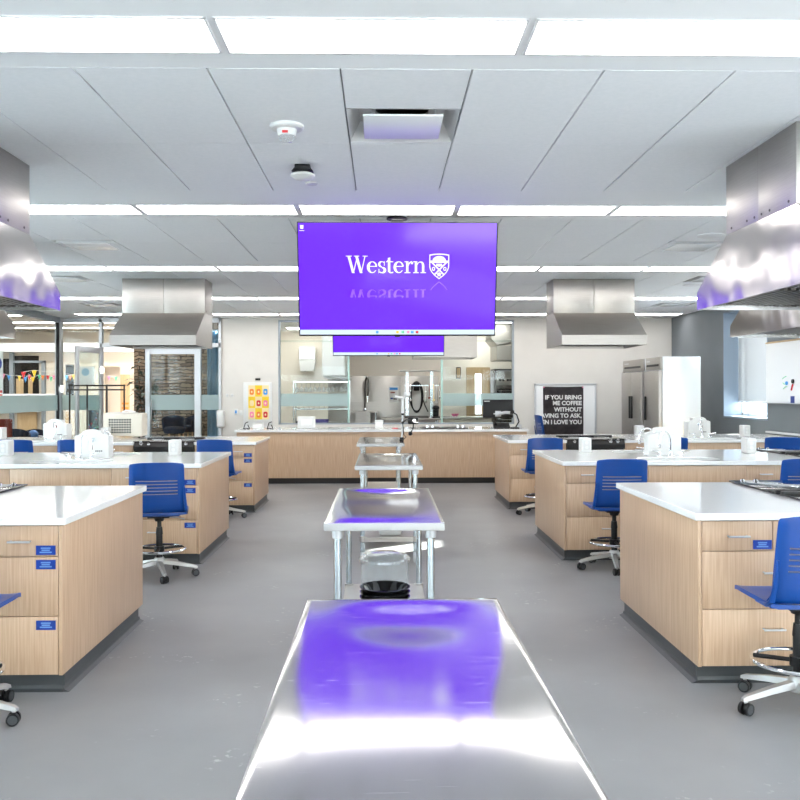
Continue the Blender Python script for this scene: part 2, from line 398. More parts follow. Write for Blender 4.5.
for i, (a, b) in enumerate(ADDED_SW):
    w = bpy.data.objects.new('window_%d' % (6+i), None); COL.objects.link(w); w['kind'] = 'structure'
    mb = MB()
    for (y0,y1,z0,z1) in ((a,a+.06,WZ0,WZ1),(b-.06,b,WZ0,WZ1),(a,b,WZ0,WZ0+.08),(a,b,WZ1-.06,WZ1),((a+b)/2-.03,(a+b)/2+.03,WZ0,WZ1)): mb.box(X0, X0+.05, y0, y1, z0, z1)
    mb.build('window_frame', M['white_enamel'], w, smooth=0)
    mb = MB(); mb.box(X0+.02, X0+.028, a, b, WZ0, WZ1); mb.build('pane', M['glass'], w, smooth=0)
    if i == 2: mb = MB(); mb.box(X0-.06, X0-.055, a+.02, b-.02, WZ0+.04, WZ1-.02); mb.build('added_blind', glass('added_blind_fabric', (.9,.95,1), 0, .5, .98, (.86,.88,.90), (.62,.63,.64)), w, smooth=0)  # blind added to spread the sun into soft fill without floor stripes
# ledge along the right wall
mb = MB(); mb.box(XR-.075, XR-.001, 4, 13.1, .925, .955, .004); struct('trim_2', mb, M['white_enamel'])
# front wall behind the camera
FZ0, FZ1 = 2.0, 2.75                                                   # unseen window band added behind the camera as fill for the ceiling
mb = MB(); mb.box(XL-.2, XR+T, YF-.15, YF, 0, FZ0); mb.box(XL-.2, XR+T, YF-.15, YF, FZ1, CEIL+.2); mb.box(XL-.2, XL+.3, YF-.15, YF, FZ0, FZ1); mb.box(XR-.3, XR+T, YF-.15, YF, FZ0, FZ1); struct('wall_front', mb, M['wall_white'], smooth=0)
w = bpy.data.objects.new('window_5', None); COL.objects.link(w); w['kind'] = 'structure'
mb = MB()
for i in range(7): x = XL+.3+(XR-XL-.6)*i/6; mb.box(x-.035, x+.035, YF-.12, YF-.03, FZ0, FZ1)
mb.box(XL+.3, XR-.3, YF-.12, YF-.03, FZ0, FZ0+.06); mb.box(XL+.3, XR-.3, YF-.12, YF-.03, FZ1-.06, FZ1)
mb.build('window_frame', M['white_enamel'], w, smooth=0)
mb = MB(); mb.box(XL+.3, XR-.3, YF-.08, YF-.07, FZ0, FZ1); mb.build('pane', M['glass'], w, smooth=0)
mb = MB(); mb.box(UL, UM0, YB-.012, YB, 0, .1); mb.box(UM1, XR, YB-.012, YB, 0, .1); struct('baseboard_back', mb, M['rubber'], smooth=0)
# left glazing (side) and left end of back glazing
w = bpy.data.objects.new('window_2', None); COL.objects.link(w); w['kind'] = 'structure'
mb = MB()
mb.box(XL-.06, XL+.06, YF, YB-.12, 0, .10); mb.box(XL-.06, XL+.06, YF, YB-.12, CEIL-.10, CEIL+.2)
for y in (2.0, 5.5, 9.0, 12.6): mb.box(XL-.04, XL+.04, y-.03, y+.03, .1, CEIL-.1)
mb.build('window_frame', M['frame_grey'], w, smooth=0)
mb = MB(); mb.box(XL-.006, XL+.006, YF, YB-.12, .1, CEIL-.1); mb.build('pane', M['glass_dark'], w, smooth=0)
mb = MB(); mb.box(XL+.007, XL+.009, YF, YB-.14, atz(409.4, YB), atz(394.4, YB)); mb.build('frosted_band', M['frost'], w, smooth=0)
w = bpy.data.objects.new('window_3', None); COL.objects.link(w); w['kind'] = 'structure'
HD = 2.505                                                             # door head
px = [XL, -5.64, -4.72, -3.70, UL]
mb = MB()
mb.box(XL-.06, XL+.05, YB-.1, YB+.06, 0, CEIL+.2)                      # corner post
for x, hw in ((-5.635,.03),(-4.70,.045),(-3.705,.06),(UL-.02,.025)): mb.box(x-hw, x+hw, YB-.05, YB+.06, 0, CEIL)
mb.box(XL, UL, YB-.05, YB+.06, CEIL-.09, CEIL+.2); mb.box(-5.64, UL, YB-.05, YB+.06, HD-.05, HD+.03)
mb.box(XL, -5.64, YB-.05, YB+.06, 0, .08); mb.box(-4.72, UL, YB-.05, YB+.06, 0, .08)
mb.box(-4.66, -3.76, YB-.03, YB+.03, 2.32, HD-.05)
mb.build('window_frame', M['alu'], w, smooth=0)
mb = MB(); mb.box(XL-.02, XL+.03, YB-.135, YB-.1005, 0, CEIL-.09); mb.build('gasket', M['frame_black'], w, smooth=0)
mb = MB()
for (a, b, z0, z1) in ((XL+.05,-5.665,.08,CEIL-.09),(-5.605,-4.745,HD+.03,CEIL-.09),(-4.655,-3.765,.08,2.32),(-4.655,-3.765,HD+.03,CEIL-.09),(-3.645,UL-.045,.08,HD-.05),(-3.645,UL-.045,HD+.03,CEIL-.09)):
    mb.box(a, b, YB, YB+.01, z0, z1)
mb.build('pane', M['glass_dark'], w, smooth=0)
mb = MB()
for (a, b) in ((XL+.05,-5.665),(-4.655,-3.765),(-3.645,UL-.045)): mb.box(a, b, YB-.003, YB-.001, atz(409.4, YB), atz(394.4, YB))
mb.build('frosted_band', M['frost'], w, smooth=0)
mb = MB(); mb.tube([(-4.62, YB-.06, 1.0), (-4.62, YB-.06, 1.42)], .013); mb.cyl((-4.62,YB-.06,1.05),(-4.62,YB,1.05),.008); mb.cyl((-4.62,YB-.06,1.37),(-4.62,YB,1.37),.008)
mb.build('pull_handle', M['chrome'], w)
# open glazed door, hinged on the post at -5.64
d = bpy.data.objects.new('door_1', None); COL.objects.link(d); d['kind'] = 'structure'
d.location = (-5.60, YB-.06, 0); d.rotation_euler = (0, 0, math.radians(-103))
mb = MB(); L = .92; H = 2.44
for (x0,x1,z0,z1) in ((0,.09,.01,H),(L-.09,L,.01,H),(.09,L-.09,H-.11,H),(.09,L-.09,.01,.16)): mb.box(x0, x1, -.022, .022, z0, z1, .003)
mb.build('door_frame', M['alu'], d)
mb = MB(); mb.box(.09, L-.09, -.005, .005, .16, H-.11); mb.build('pane', M['glass'], d, smooth=0)
mb = MB(); mb.box(.09, L-.09, -.0075, -.006, 1.22, 1.50); mb.build('frosted_band', M['frost'], d, smooth=0)
mb = MB(); mb.tube([(L-.13, -.06, .95), (L-.13, -.06, 1.42)], .013); mb.cyl((L-.13,-.06,1.0),(L-.13,-.022,1.0),.008); mb.cyl((L-.13,-.06,1.37),(L-.13,-.022,1.37),.008)
mb.build('pull_handle', M['chrome'], d)
mb = MB(); mb.box(.12, .42, -.07, -.024, H-.09, H-.03, .006); mb.box(.02,.2,-.05,-.03,H-.03,H-.01); mb.build('door_closer', M['alu_cast'], d)
# pass-through window to the prep kitchen
w = bpy.data.objects.new('window_4', None); COL.objects.link(w); w['kind'] = 'structure'
mb = MB()
xa, xb = atx(348.5, YB), atx(442, YB)
mb.box(UM0, UM0+.035, YB+.02, YB+.14, .9, 3.0); mb.box(UM1-.035, UM1, YB+.02, YB+.14, .9, 3.0); mb.box(UM0, UM1, YB+.02, YB+.14, 2.965, 3.0); mb.box(UM0, UM1, YB+.02, YB+.14, .9, .93)
mb.build('window_frame', M['frame_grey'], w, smooth=0)
mb = MB()
mb.box(UM0+.035, xa, YB+.06, YB+.072, .93, 2.6); mb.box(xb, UM1-.035, YB+.06, YB+.072, .93, 2.6); mb.box(UM0+.035, UM1-.035, YB+.085, YB+.097, 2.56, 2.965)
mb.build('pane', M['glass_low'], w, smooth=0)
mb = MB()
for x in (xa, xb): mb.box(x-.02, x+.02, YB+.05, YB+.085, .93, 2.6)
mb.build('meeting_stile', M['glass_edge'], w, smooth=0)
mb = MB(); z0, z1 = atz(406, YB), atz(393.5, YB)
mb.box(UM0+.036, xa-.02, YB+.0555, YB+.058, z0, z1); mb.box(xb+.02, UM1-.036, YB+.0555, YB+.058, z0, z1); mb.build('frosted_band', M['frost'], w, smooth=0)

# ================================================================== CEILING LIGHTS
def make_light():
    t = thing('ceiling_light', '', 'ceiling light', (0,0,CEIL))
    mb = MB(); W, D = .630, .182
    for (a,b,c,e) in ((-W,W,-D,-D+.016),(-W,W,D-.016,D),(-W,-W+.016,-D,D),(W-.016,W,-D,D)): mb.box(a,b,c,e,-.008,-.0005,.002)
    mb.build('light_frame', M['lightframe'], t)
    mb = MB(); mb.box(-W+.013,W-.013,-D+.016,D-.016,-.009,-.001); mb.build('diffuser', M['light'], t, smooth=0)
    return t
ROWNAME = {0:'above the camera',1:'nearest',2:'second',3:'third',4:'fourth',5:'fifth'}
lt = make_light(); first = True
for ri, Y in enumerate(ROWS):
    ks = {0: range(-1,2), 1: range(-1,2), 2: range(-3,4)}.get(ri, range(-4,5))
    n = len(list(ks)); 
    for j, k in enumerate(ks):
        x = -.04 + 1.285*k
        mid = n//2
        if ri == 0: lab = 'long lit ceiling panel overhead, %s of three across' % ['left','middle','right'][j]
        else:
            pos = ['leftmost panel','middle panel','rightmost panel'][j] if n == 3 else ('%s panel from the left' % ORD[j] if j <= mid else '%s panel from the right' % ORD[n-1-j])
            lab = 'long white lit ceiling panel, %s in the %s row of lights' % (pos, ROWNAME[ri] + (' row of lights' if 0 else ''))
        o = lt if first else dup(lt, (0,0,0))
        o.location = (x, Y, CEIL); o['label'] = lab; o['group'] = 'linear ceiling light panels'; first = False

# ================================================================== DIFFUSERS, DETECTORS
def diffuser(k, ys, lab):
    x0 = SEAM0 + TW*k; y0, y1 = ys; cx, cy = x0 + TW/2, (y0+y1)/2
    t = thing('air_diffuser', lab, 'ceiling vent', (cx, cy, CEIL), 0, 'square ceiling air diffusers')
    h = .3
    mb = MB()                                                          # tapered pan rising into the ceiling
    o_ = [(-h,-h),(h,-h),(h,h),(-h,h)]; i_ = [(-.15,-.15),(.15,-.15),(.15,.15),(-.15,.15)]
    A = [mb.bm.verts.new((x,y,-.002)) for x,y in o_]; B = [mb.bm.verts.new((x*.8,y*.8,.10)) for x,y in o_]; Cc = [mb.bm.verts.new((x,y,.10)) for x,y in i_]
    for P, Q in ((A,B),(B,Cc)):
        for i in range(4): mb.bm.faces.new((P[i],P[(i+1)%4],Q[(i+1)%4],Q[i]))
    mb.build('pan', M['outlet'], t, smooth=0, fix=False)
    mb = MB(); mb.lathe([(.15,.095),(.15,.2),(0,.2)], seg=24); mb.build('duct_collar', M['black'], t)
    mb = MB(); mb.box(-.215,.215,-.215,.215,-.012,.0,.004); mb.build('plaque', M['white_enamel'], t)
    mb = MB()
    for sx in (-1,1):
        for sy in (-1,1): mb.cyl((sx*.17,sy*.17,-.002),(sx*.17,sy*.17,.1),.006,seg=8)
    mb.build('hanger', M['alu'], t)
    return t
dl = {(2,2):'square plaque air diffuser set in the ceiling tiles right of the white strobe', (-3,3):'square air diffuser in the ceiling beside the near left hood, second bay', (7,3):'square air diffuser in the ceiling beside the near right hood, second bay',
      (-5,4):'small far air diffuser in the third ceiling bay, left side', (9,4):'small far air diffuser in the third ceiling bay, right side', (-6,5):'farthest air diffuser on the left, near the glazed corner', (10,5):'farthest air diffuser on the right, near the grey wall'}
for (k, b), v in DIFF.items(): diffuser(k, v[0], dl[(k, b)])
t = thing('ceiling_strobe', 'white round ceiling strobe alarm with clear lens', 'alarm', (-.53, 4.87, CEIL-.001))
mb = MB(); mb.lathe([(0,0),(.095,0),(.095,-.012),(.085,-.022),(.05,-.024),(0,-.024)]); mb.build('base', M['white_plastic'], t)
mb = MB(); mb.lathe([(.055,-.024),(.05,-.06),(0,-.06)]); mb.build('housing', M['white_plastic'], t)
mb = MB(); mb.lathe([(.046,-.06),(.046,-.075),(.03,-.09),(0,-.094)], seg=12); mb.build('lens', M['acrylic'], t, smooth=0)
mb = MB(); mb.box(-.02,.012,-.058,-.052,-.055,-.042); mb.build('marking', M['red'], t, smooth=0)
t = thing('wireless_access_point', 'black and white round sensor hung under the ceiling below the strobe', 'sensor', (-.52, 5.72, CEIL-.001))
mb = MB(); mb.box(-.05,.05,-.04,.04,-.03,0,.006); mb.box(-.02,.02,-.03,.03,-.05,-.03); mb.prism([(-.07,-.045),(.07,-.045),(.05,-.02),(-.05,-.02)],'y',-.035,.035); mb.build('bracket', M['black'], t)
mb = MB(); mb.lathe([(0,-.052),(.06,-.052),(.078,-.062),(.078,-.072),(.05,-.092),(0,-.098)]); mb.build('dome', M['white_plastic'], t)
def disc(lab, x, y, r, z=0):
    mb = MB(); mb.lathe([(0,0),(r,0),(r,-.008),(r*.85,-.014),(0,-.014)]); o = mb.build('ceiling_disc', M['outlet'] if r < .08 else M['lightframe']); o.location = (x,y,CEIL-.001); return tag(o, lab, 'ceiling disc')
disc('small grey ceiling disc behind the black and white sensor', -.50, 6.2, .045)
disc('round ceiling speaker near the right near hood', 3.13, 8.25, .13)
disc('round ceiling speaker beyond the far right hood duct', 4.32, 12.1, .13)

# ================================================================== ISLANDS
CT0, CT1 = .877, .915
def X_(s, a): return s*a
def xbox(mb, s, a0, a1, *r, **k):
    x0, x1 = sorted((s*a0, s*a1)); return mb.box(x0, x1, *r, **k)
def handle(mb, x, y, z, w=.115, d=-1):
    """bar pull standing off a front that faces d along Y"""
    yy = y + d*.03
    mb.cyl((x-w/2, yy, z), (x+w/2, yy, z), .0055, seg=10); mb.cyl((x-w/2+.008, y, z), (x-w/2+.008, yy, z), .0045, seg=8); mb.cyl((x+w/2-.008, y, z), (x+w/2-.008, yy, z), .0045, seg=8)
def label_plate(x, y, z, par, w=.10, h=.048):
    mb = MB(); mb.mi = 0; mb.box(x-w/2, x+w/2, y-.003, y, z-h/2, z+h/2)
    mb.mi = 1
    for i, ww in enumerate((.5,.42,.62)):
        zz = z + h*(.22 - .22*i); mb.box(x-w*ww/2, x+w*ww/2, y-.0036, y-.003, zz-.0035, zz+.0035)
    return mb.build('label_plate', [M['blue_label'], M['pale_blue']], par, smooth=0)
SIDE = {-1:'left', 1:'right'}; WHICH = {1:'nearest', 2:'middle', 3:'farthest'}
def toe(mb, x0, x1, yf, yb):
    mb.box(x0, x1, yf+.065, yb-.065, 0, .098)
    for (y, d) in ((yf+.065,-1),(yb-.065,1)): mb.prism([(y,0),(y,.03),(y+d*.005,.012),(y+d*.022,.0)], 'x', x0, x1)
def drawer_unit(s, isl, a0, a1, yf, yb, end, lab, labels=None, plain=False):
    c = s*(a0+a1)/2
    t = thing('base_cabinet', lab, 'cabinet', (c, yf, 0), 0, 'drawer cabinets of the cooking islands')
    W = a1-a0; D = yb-yf; h = W/2
    e0 = -h + (.020 if (end and s > 0) else 0); e1 = h - (.020 if (end and s < 0) else 0)
    mb = MB(); mb.box(e0+.001, e1-.001, .022, D-.022, .099, CT0-.001); mb.box(e0, e1, D-.022, D-.003, .105, CT0-.004); mb.build('carcass', M['wood_edge'], t, smooth=0)
    mb = MB()
    toe(mb, -h + (.012 if end and s > 0 else 0), h - (.012 if end and s < 0 else 0), 0, D)
    if end:
        x = -h+.012 if s > 0 else h-.012
        d = -1 if s > 0 else 1
        mb.prism([(x,0),(x,.03),(x+d*.006,.012),(x+d*.03,0)], 'y', .045, D-.045)
    mb.build('toe_kick', M['rubber'], t, smooth=0)
    if end:
        mb = MB(); x0 = -h if s > 0 else h-.019; mb.box(x0, x0+.019, 0, D, .10, CT0-.0005, .0015); mb.build('end_panel', M['wood'], t)
    g = .004
    def drw(x0, x1, z0, z1, hx=None, hz=None, lp=None):
        mb = MB(); mb.box(x0+g/2, x1-g/2, 0, .021, z0+g/2, z1-g/2, .0012); d = mb.build('drawer', M['wood'], t)
        mb = MB(); handle(mb, hx if hx is not None else (x0+x1)/2, 0, hz if hz else (z0+z1)/2+ (0 if z1-z0 < .2 else (z1-z0)*.18)); mb.build('handle', M['alu'], d)
        if lp: label_plate(lp[0], 0, lp[1], d)
    wide = W > .6
    zt, zm, z0, zb = CT0-.004, .712, .102, .405
    L = labels or ''
    lx = (e1-.064) if s < 0 else None
    tops = [(e0, (e0+e1)/2), ((e0+e1)/2, e1)] if wide else [(e0, e1)]
    for i, (p, q) in enumerate(tops):
        lp = None
        if 't' in L and ((s < 0 and i == len(tops)-1)): lp = (lx, zm+.034)
        if 'r' in L and s > 0 and i == 0: lp = (q-.055, zm+.034)
        drw(p, q, zm, zt, lp=lp)
    lp = (lx, zm-.040) if 't' in L else None
    drw(e0, e1, zb, zm, lp=lp, hz=.60 if not wide else .60)
    lp = (lx, zb-.045) if 't' in L else None
    drw(e0, e1, z0, zb, lp=lp, hz=.30)
    return t
def sink_unit(s, a0, a1, yf, yb, lab):
    c = s*(a0+a1)/2; h = (a1-a0)/2; D = yb-yf
    t = thing('sink_cabinet', lab, 'cabinet', (c, yf, 0), 0, 'sink cabinets of the cooking islands')
    mb = MB()                                                          # hollow box so that the bowls hang inside
    mb.box(-h, -h+.018, .022, D-.003, .099, CT0-.001); mb.box(h-.018, h, .022, D-.003, .099, CT0-.001); mb.box(-h+.018, h-.018, .022, D-.003, .099, .117); mb.box(-h+.018, h-.018, D-.021, D-.003, .117, CT0-.001)
    mb.build('carcass', M['wood_edge'], t, smooth=0)
    mb = MB(); toe(mb, -h, h, 0, D); mb.build('toe_kick', M['rubber'], t, smooth=0)
    g = .002
    mb = MB(); mb.box(-h+g, h-g, 0, .021, .714, CT0-.006, .0012); mb.build('false_front', M['wood'], t)
    for q in (-1, 1):
        x0, x1 = (-h+g, -g) if q < 0 else (g, h-g)
        mb = MB(); mb.box(x0, x1, 0, .021, .104, .71, .0012); d = mb.build('door', M['wood'], t)
        mb = MB(); handle(mb, q*.09, 0, .66); mb.build('handle', M['alu'], d)
    return t
def cooker(s, a0, a1, yfront, depth, d, lab):
    """d = -1: knobs face the camera; d = +1: knobs face away"""
    c = s*(a0+a1)/2; h = (a1-a0)/2
    t = thing('cooking_range', lab, 'range', (c, yfront, 0), 0 if d < 0 else PI, 'slide-in electric ranges')
    mb = MB(); mb.box(-h+.004, h-.004, .03, depth, .11, .905); mb.box(-h+.03,h-.03,.08,depth-.02,0,.11); mb.build('body', M['black_metal'], t, smooth=0)
    mb = MB(); mb.box(-h-.012, h+.012, -.012, depth-.04, .917, .929, .003); mb.build('cooktop_glass', M['black_glass'], t)
    mb = MB()
    for (x, y, r) in ((-.19,.19,.10),(.19,.19,.08),(-.19,.45,.075),(.19,.45,.10)):
        for rr in (r, r*.6): mb.lathe([(rr-.002,.9291),(rr-.002,.9296),(rr+.002,.9296),(rr+.002,.9291)], (x,y,0), 40, True)
    mb.build('burner_ring', M['outlet'], t)
    mb = MB(); mb.box(-h-.012, h+.012, depth-.04, depth-.004, .917, .944, .006); mb.build('rear_vent', M['black'], t)
    mb = MB(); mb.prism([(-.045,.80),(-.045,.86),(.0,.916),(.03,.916),(.03,.80)], 'x', -h+.004, h-.004); mb.build('control_panel', M['black'], t, smooth=0)
    rot = Matrix.Rotation(math.radians(-39), 4, 'X')
    for x in (-.285,-.19,.19,.285):
        mb = MB(); mb.cyl((0,0,0),(0,0,.012),.026,.024,20); mb.cyl((0,0,.012),(0,0,.04),.019,.017,20); mb.box(-.003,.003,-.017,.017,.04,.044)
        mb.move(Matrix.Translation((x,-.022,.893)) @ Matrix.Rotation(math.radians(38),4,'X')); mb.build('knob', M['chrome'], t)
    mb = MB(); mb.box(-h+.006, h-.006, -.02, .03, .29, .795, .004); dr = mb.build('oven_door', M['black_glass'], t)
    mb = MB(); mb.tube([(-h+.07,-.065,.745),(h-.07,-.065,.745)], .011); 
    for x in (-h+.09, h-.09): mb.cyl((x,-.065,.745),(x,-.02,.745),.008)
    mb.build('handle', M['alu'], dr)
    mb = MB(); mb.box(-h+.006, h-.006, -.015, .03, .115, .28, .004); mb.build('warming_drawer', M['black'], t)
    return t
def sink_bowl(cx, cy, w, d, par, name='sink_bowl'):
    mb = MB(); n = 8; outs = []
    rim = rrect(cx, cy, w+.03, d+.03, .13, n); lv = [(rim, CT0-.001), (rrect(cx,cy,w,d,.12,n), CT0-.001), (rrect(cx,cy,w-.02,d-.02,.11,n), CT0-.16), (rrect(cx,cy,w-.08,d-.08,.08,n), CT0-.185)]
    R = [[mb.bm.verts.new((x,y,z)) for x,y in L] for L,z in lv]
    for A,B in zip(R,R[1:]):
        for i in range(len(A)): mb.bm.faces.new((A[i],A[(i+1)%len(A)],B[(i+1)%len(A)],B[i]))
    mb.bm.faces.new(R[-1])
    mb.lathe([(0,CT0-.1835),(.04,CT0-.1835),(.045,CT0-.182)], (cx,cy,0), 20)
    return mb.build(name, M['steel'], par)
def worktop(s, isl, a0, a1, yf, yb, notches, sinks, lab):
    ov = .022; y0, y1 = yf-ov, yb+ov
    near, far = notches
    pts = [(a0-ov, y0)]
    for (p, q) in near: pts += [(p, y0), (p, yf+.70), (q, yf+.70), (q, y0)]
    pts += [(a1, y0), (a1, y1)]
    for (p, q) in far[::-1]: pts += [(q, y1), (q, yb-.70), (p, yb-.70), (p, y1)]
    pts += [(a0-ov, y1)]
    outer = [(s*a, y) for a, y in pts]
    holes = [rrect(s*a, y, .74, .34, .12, 8) for a, y in sinks]
    t = thing('worktop', lab, 'worktop', (0,0,0), 0, 'white island worktops')
    mb = MB(); mb.holed(outer, holes, CT0, CT1)
    o = mb.build('slab', M['quartz'], t, smooth=30)
    bv = o.modifiers.new('edge', 'BEVEL'); bv.width = .003; bv.segments = 2; bv.limit_method = 'ANGLE'; bv.angle_limit = math.radians(60)
    for a, y in sinks: sink_bowl(s*a, y, .745, .345, t)
    return t
def faucet(x, y, d, swing, lab):
    """gooseneck mixer with two wing handles; spout reaches towards d (−1 = to the camera), turned by swing"""
    t = thing('faucet', lab, 'faucet', (x, y, CT1), 0 if d < 0 else PI, 'gooseneck sink faucets')
    mb = MB(); mb.lathe([(0,0),(.027,0),(.027,.008),(.02,.02),(.014,.05),(.0125,.06),(0,.06)], seg=20); mb.build('base', M['chrome'], t)
    pts = [(0,0,.03),(0,0,.145)]
    for i in range(13):
        a = PI*i/12; pts.append((0, -.078+.078*math.cos(a), .155+.10*math.sin(a)))
    pts += [(0,-.156,.125)]
    mb = MB(); mb.tube(pts, .011, 12); mb.cyl((0,-.156,.13),(0,-.156,.095),.0135,seg=14); mb.move(Matrix.Rotation(swing,4,'Z')); mb.build('spout', M['chrome'], t)
    for q in (-1,1):
        mb = MB(); X = q*.105
        mb.lathe([(0,0),(.024,0),(.024,.008),(.015,.018),(.012,.04),(.016,.045),(.016,.055),(0,.057)], (X,0,0), 18)
        mb.tube([(X,0,.05),(X+q*.03,-.01,.055),(X+q*.085,-.02,.062)], [.007,.006,.007], 8); mb.build('handle', M['chrome'], t)
    return t
def dispenser(x, y, rz, logo, lab):
    t = thing('towel_dispenser', lab, 'towel dispenser', (x, y, CT1+.001), rz, 'white paper towel dispensers on the islands')
    w, d, h = .165, .075, .215
    arch = [(-w,0),(w,0),(w,h),(w-.03,h+.012),(.105,h+.018),(.09,h+.045),(.05,h+.062),(0,h+.067),(-.05,h+.062),(-.09,h+.045),(-.105,h+.018),(-w+.03,h+.012),(-w,h)]
    mb = MB(); mb.prism(arch, 'y', -d, -d+.012, .0015); mb.build('front_plate', M['white_plastic'], t)
    mb = MB(); mb.prism([(-w,0),(w,0),(w,h),(-w,h)], 'y', -d+.0125, d, .003); mb.build('body', M['white_plastic'], t)
    mb = MB(); mb.box(-.085,.085,-.05,.05,h+.001,h+.052,.008); mb.build('paper_towels', M['white_matte'], t)
    yy = -d-.0008
    if logo:
        mb = MB(); mb.prism([(-.03,h-.02),(.03,h-.02),(.03,h-.042),(0,h-.078),(-.03,h-.042)], 'y', yy, -d+.0005); mb.build('view_notch', M['rust'] if logo == 2 else M['galv'], t)
        mb = MB()
        for i in range(4): mb.box(.035+i*.018, .048+i*.018, yy, -d, .062, .076)
        mb.build('print', M['silver_print'], t, smooth=0)
    return t
def outlet_box(x, y, rz, lab):
    t = thing('outlet_box', lab, 'power outlet', (x, y, CT1+.0005), rz, 'white countertop outlet boxes')
    mb = MB(); mb.box(-.052,.052,-.075,.075,0,.155,.012,3); mb.build('housing', M['white_plastic'], t)
    mb = MB(); mb.box(-.034,.034,-.0785,-.0745,.03,.13,.004); f = mb.build('outlet_plate', M['outlet'], t)
    for z in (.056,.104):
        mb = MB(); mb.cyl((0,-.0785,z),(0,-.0815,z),.018,seg=20); mb.build('socket', M['white_plastic'], f)
    return t

IS = {  # side: {n: (yf, yb)}
  -1: {1:(4.536,6.042), 2:(7.902,9.406), 3:(11.28,12.66)},
   1: {1:(4.585,6.104), 2:(7.982,9.53), 3:(11.48,12.95)}}
A0 = {-1: 1.653, 1: 1.665}
for s in (-1, 1):
    sn = SIDE[s]; a0 = A0[s]
    yf, yb = IS[s][1]; R0, R1 = 2.452, 3.214
    drawer_unit(s, 1, a0, 2.44, yf, yb, True, 'oak drawer cabinet at the aisle end of the nearest %s island' % sn, 't' if s < 0 else 'r')
    cooker(s, R0, R1, yf, .74, -1, 'black range in the near side of the nearest %s island' % sn)
    cooker(s, R0, R1, yb, .74, 1, 'black range in the far side of the nearest %s island' % sn)
    drawer_unit(s, 1, R1+.012, 4.1, yf, yb, False, 'oak drawer cabinet past the range in the nearest %s island' % sn)
    worktop(s, 1, a0, 4.1, yf, yb, ([(R0-.006,R1+.006)], [(R0-.006,R1+.006)]), [], 'white quartz worktop on the nearest %s island' % sn)
    # middle island
    yf, yb = IS[s][2]; R0, R1 = 4.062, 4.824; sx = 2.82 if s > 0 else 2.90
    drawer_unit(s, 2, a0, 2.44, yf, yb, True, 'oak drawer cabinet at the aisle end of the middle %s island' % sn, 't' if s < 0 else None)
    sink_unit(s, 2.44, 3.35, yf, yb, 'oak sink cabinet in the middle %s island' % sn)
    drawer_unit(s, 2, 3.35, R0-.012, yf, yb, False, 'oak drawer cabinet just beyond the sink of the middle %s island' % sn)
    cooker(s, R0, R1, yf, .74, -1, 'black range in the near side of the middle %s island' % sn)
    cooker(s, R0, R1, yb, .74, 1, 'black range in the far side of the middle %s island' % sn)
    drawer_unit(s, 2, R1+.012, 5.6, yf, yb, False, 'oak drawer cabinet at the wall end of the middle %s island' % sn)
    worktop(s, 2, a0, 5.6, yf, yb, ([(R0-.006,R1+.006)], [(R0-.006,R1+.006)]), [(sx, yf+.30), (sx, yb-.30)], 'white quartz worktop with sinks on the middle %s island' % sn)
    faucet(s*sx, yf+.535, -1, -1.0*s, 'chrome faucet on the near sink of the middle %s island' % sn)
    faucet(s*sx, yb-.535, 1, 1.25*s, 'chrome faucet on the far sink of the middle %s island, spout swung aside' % sn)
    dispenser(s*(sx + (.0 if s > 0 else -.06)), (yf+yb)/2, PI if s > 0 else 0, 0 if s > 0 else 1, 'white towel dispenser behind the near faucet of the middle %s island' % sn)
    # farthest island
    yf, yb = IS[s][3]; R0, R1 = 2.43, 3.192
    drawer_unit(s, 3, a0, R0-.012, yf, yb, True, 'oak drawer cabinet at the aisle end of the farthest %s island' % sn, 't' if s < 0 else None)
    cooker(s, R0, R1, yf, .70, -1, 'black range facing the camera in the farthest %s island' % sn)
    drawer_unit(s, 3, R1+.012, 3.93, yf, yb, False, 'oak drawer cabinet between range and sink of the farthest %s island' % sn)
    sink_unit(s, 3.93, 4.84, yf, yb, 'oak sink cabinet in the farthest %s island' % sn)
    drawer_unit(s, 3, 4.84, 5.74, yf, yb, False, 'oak drawer cabinet at the wall end of the farthest %s island' % sn)
    c = s*(R0+R1)/2
    t = thing('base_cabinet', 'plain oak cabinet behind the range of the farthest %s island' % sn, 'cabinet', (c, yf+.71, 0))
    mb = MB(); mb.box(-.39,.39,0,yb-yf-.712,.10,CT0-.001); mb.build('carcass', M['wood'], t, smooth=0)
    mb = MB(); mb.box(-.39,.39,.02,yb-yf-.78,0,.1); mb.build('toe_kick', M['rubber'], t, smooth=0)
    sx = 4.42
    worktop(s, 3, a0, 5.76 if s > 0 else 5.9, yf, yb, ([(R0-.006,R1+.006)], []), [(sx, yf+.30)], 'white quartz worktop on the farthest %s island' % sn)
    faucet(s*sx, yf+.53, -1, -.5*s, 'chrome faucet on the sink of the farthest %s island' % sn)
    dispenser(s*4.43, (yf+yb)/2+.02, .12*s, 2 if s < 0 else 1, 'white towel dispenser beside the faucet of the farthest %s island' % sn)
OB = [(-2.13,9.0,'white outlet box on the middle left island, nearest the aisle'),(2.13,9.16,'white outlet box on the middle right island, nearest the aisle'),
      (-3.84,8.98,'white outlet box at the photo\'s left edge on the middle left island'),(3.80,9.0,'white outlet box on the middle right island, beyond the sink'),
      (-5.33,12.3,'white outlet box at the outer end of the farthest left island'),(5.18,12.4,'white outlet box at the outer end of the farthest right island'),
      (-3.83,12.16,'white outlet box on the farthest left island, before the cream oven'),(3.66,12.4,'white outlet box on the farthest right island, before the fridges')]
for x, y, lab in OB: outlet_box(x, y, 0, lab)

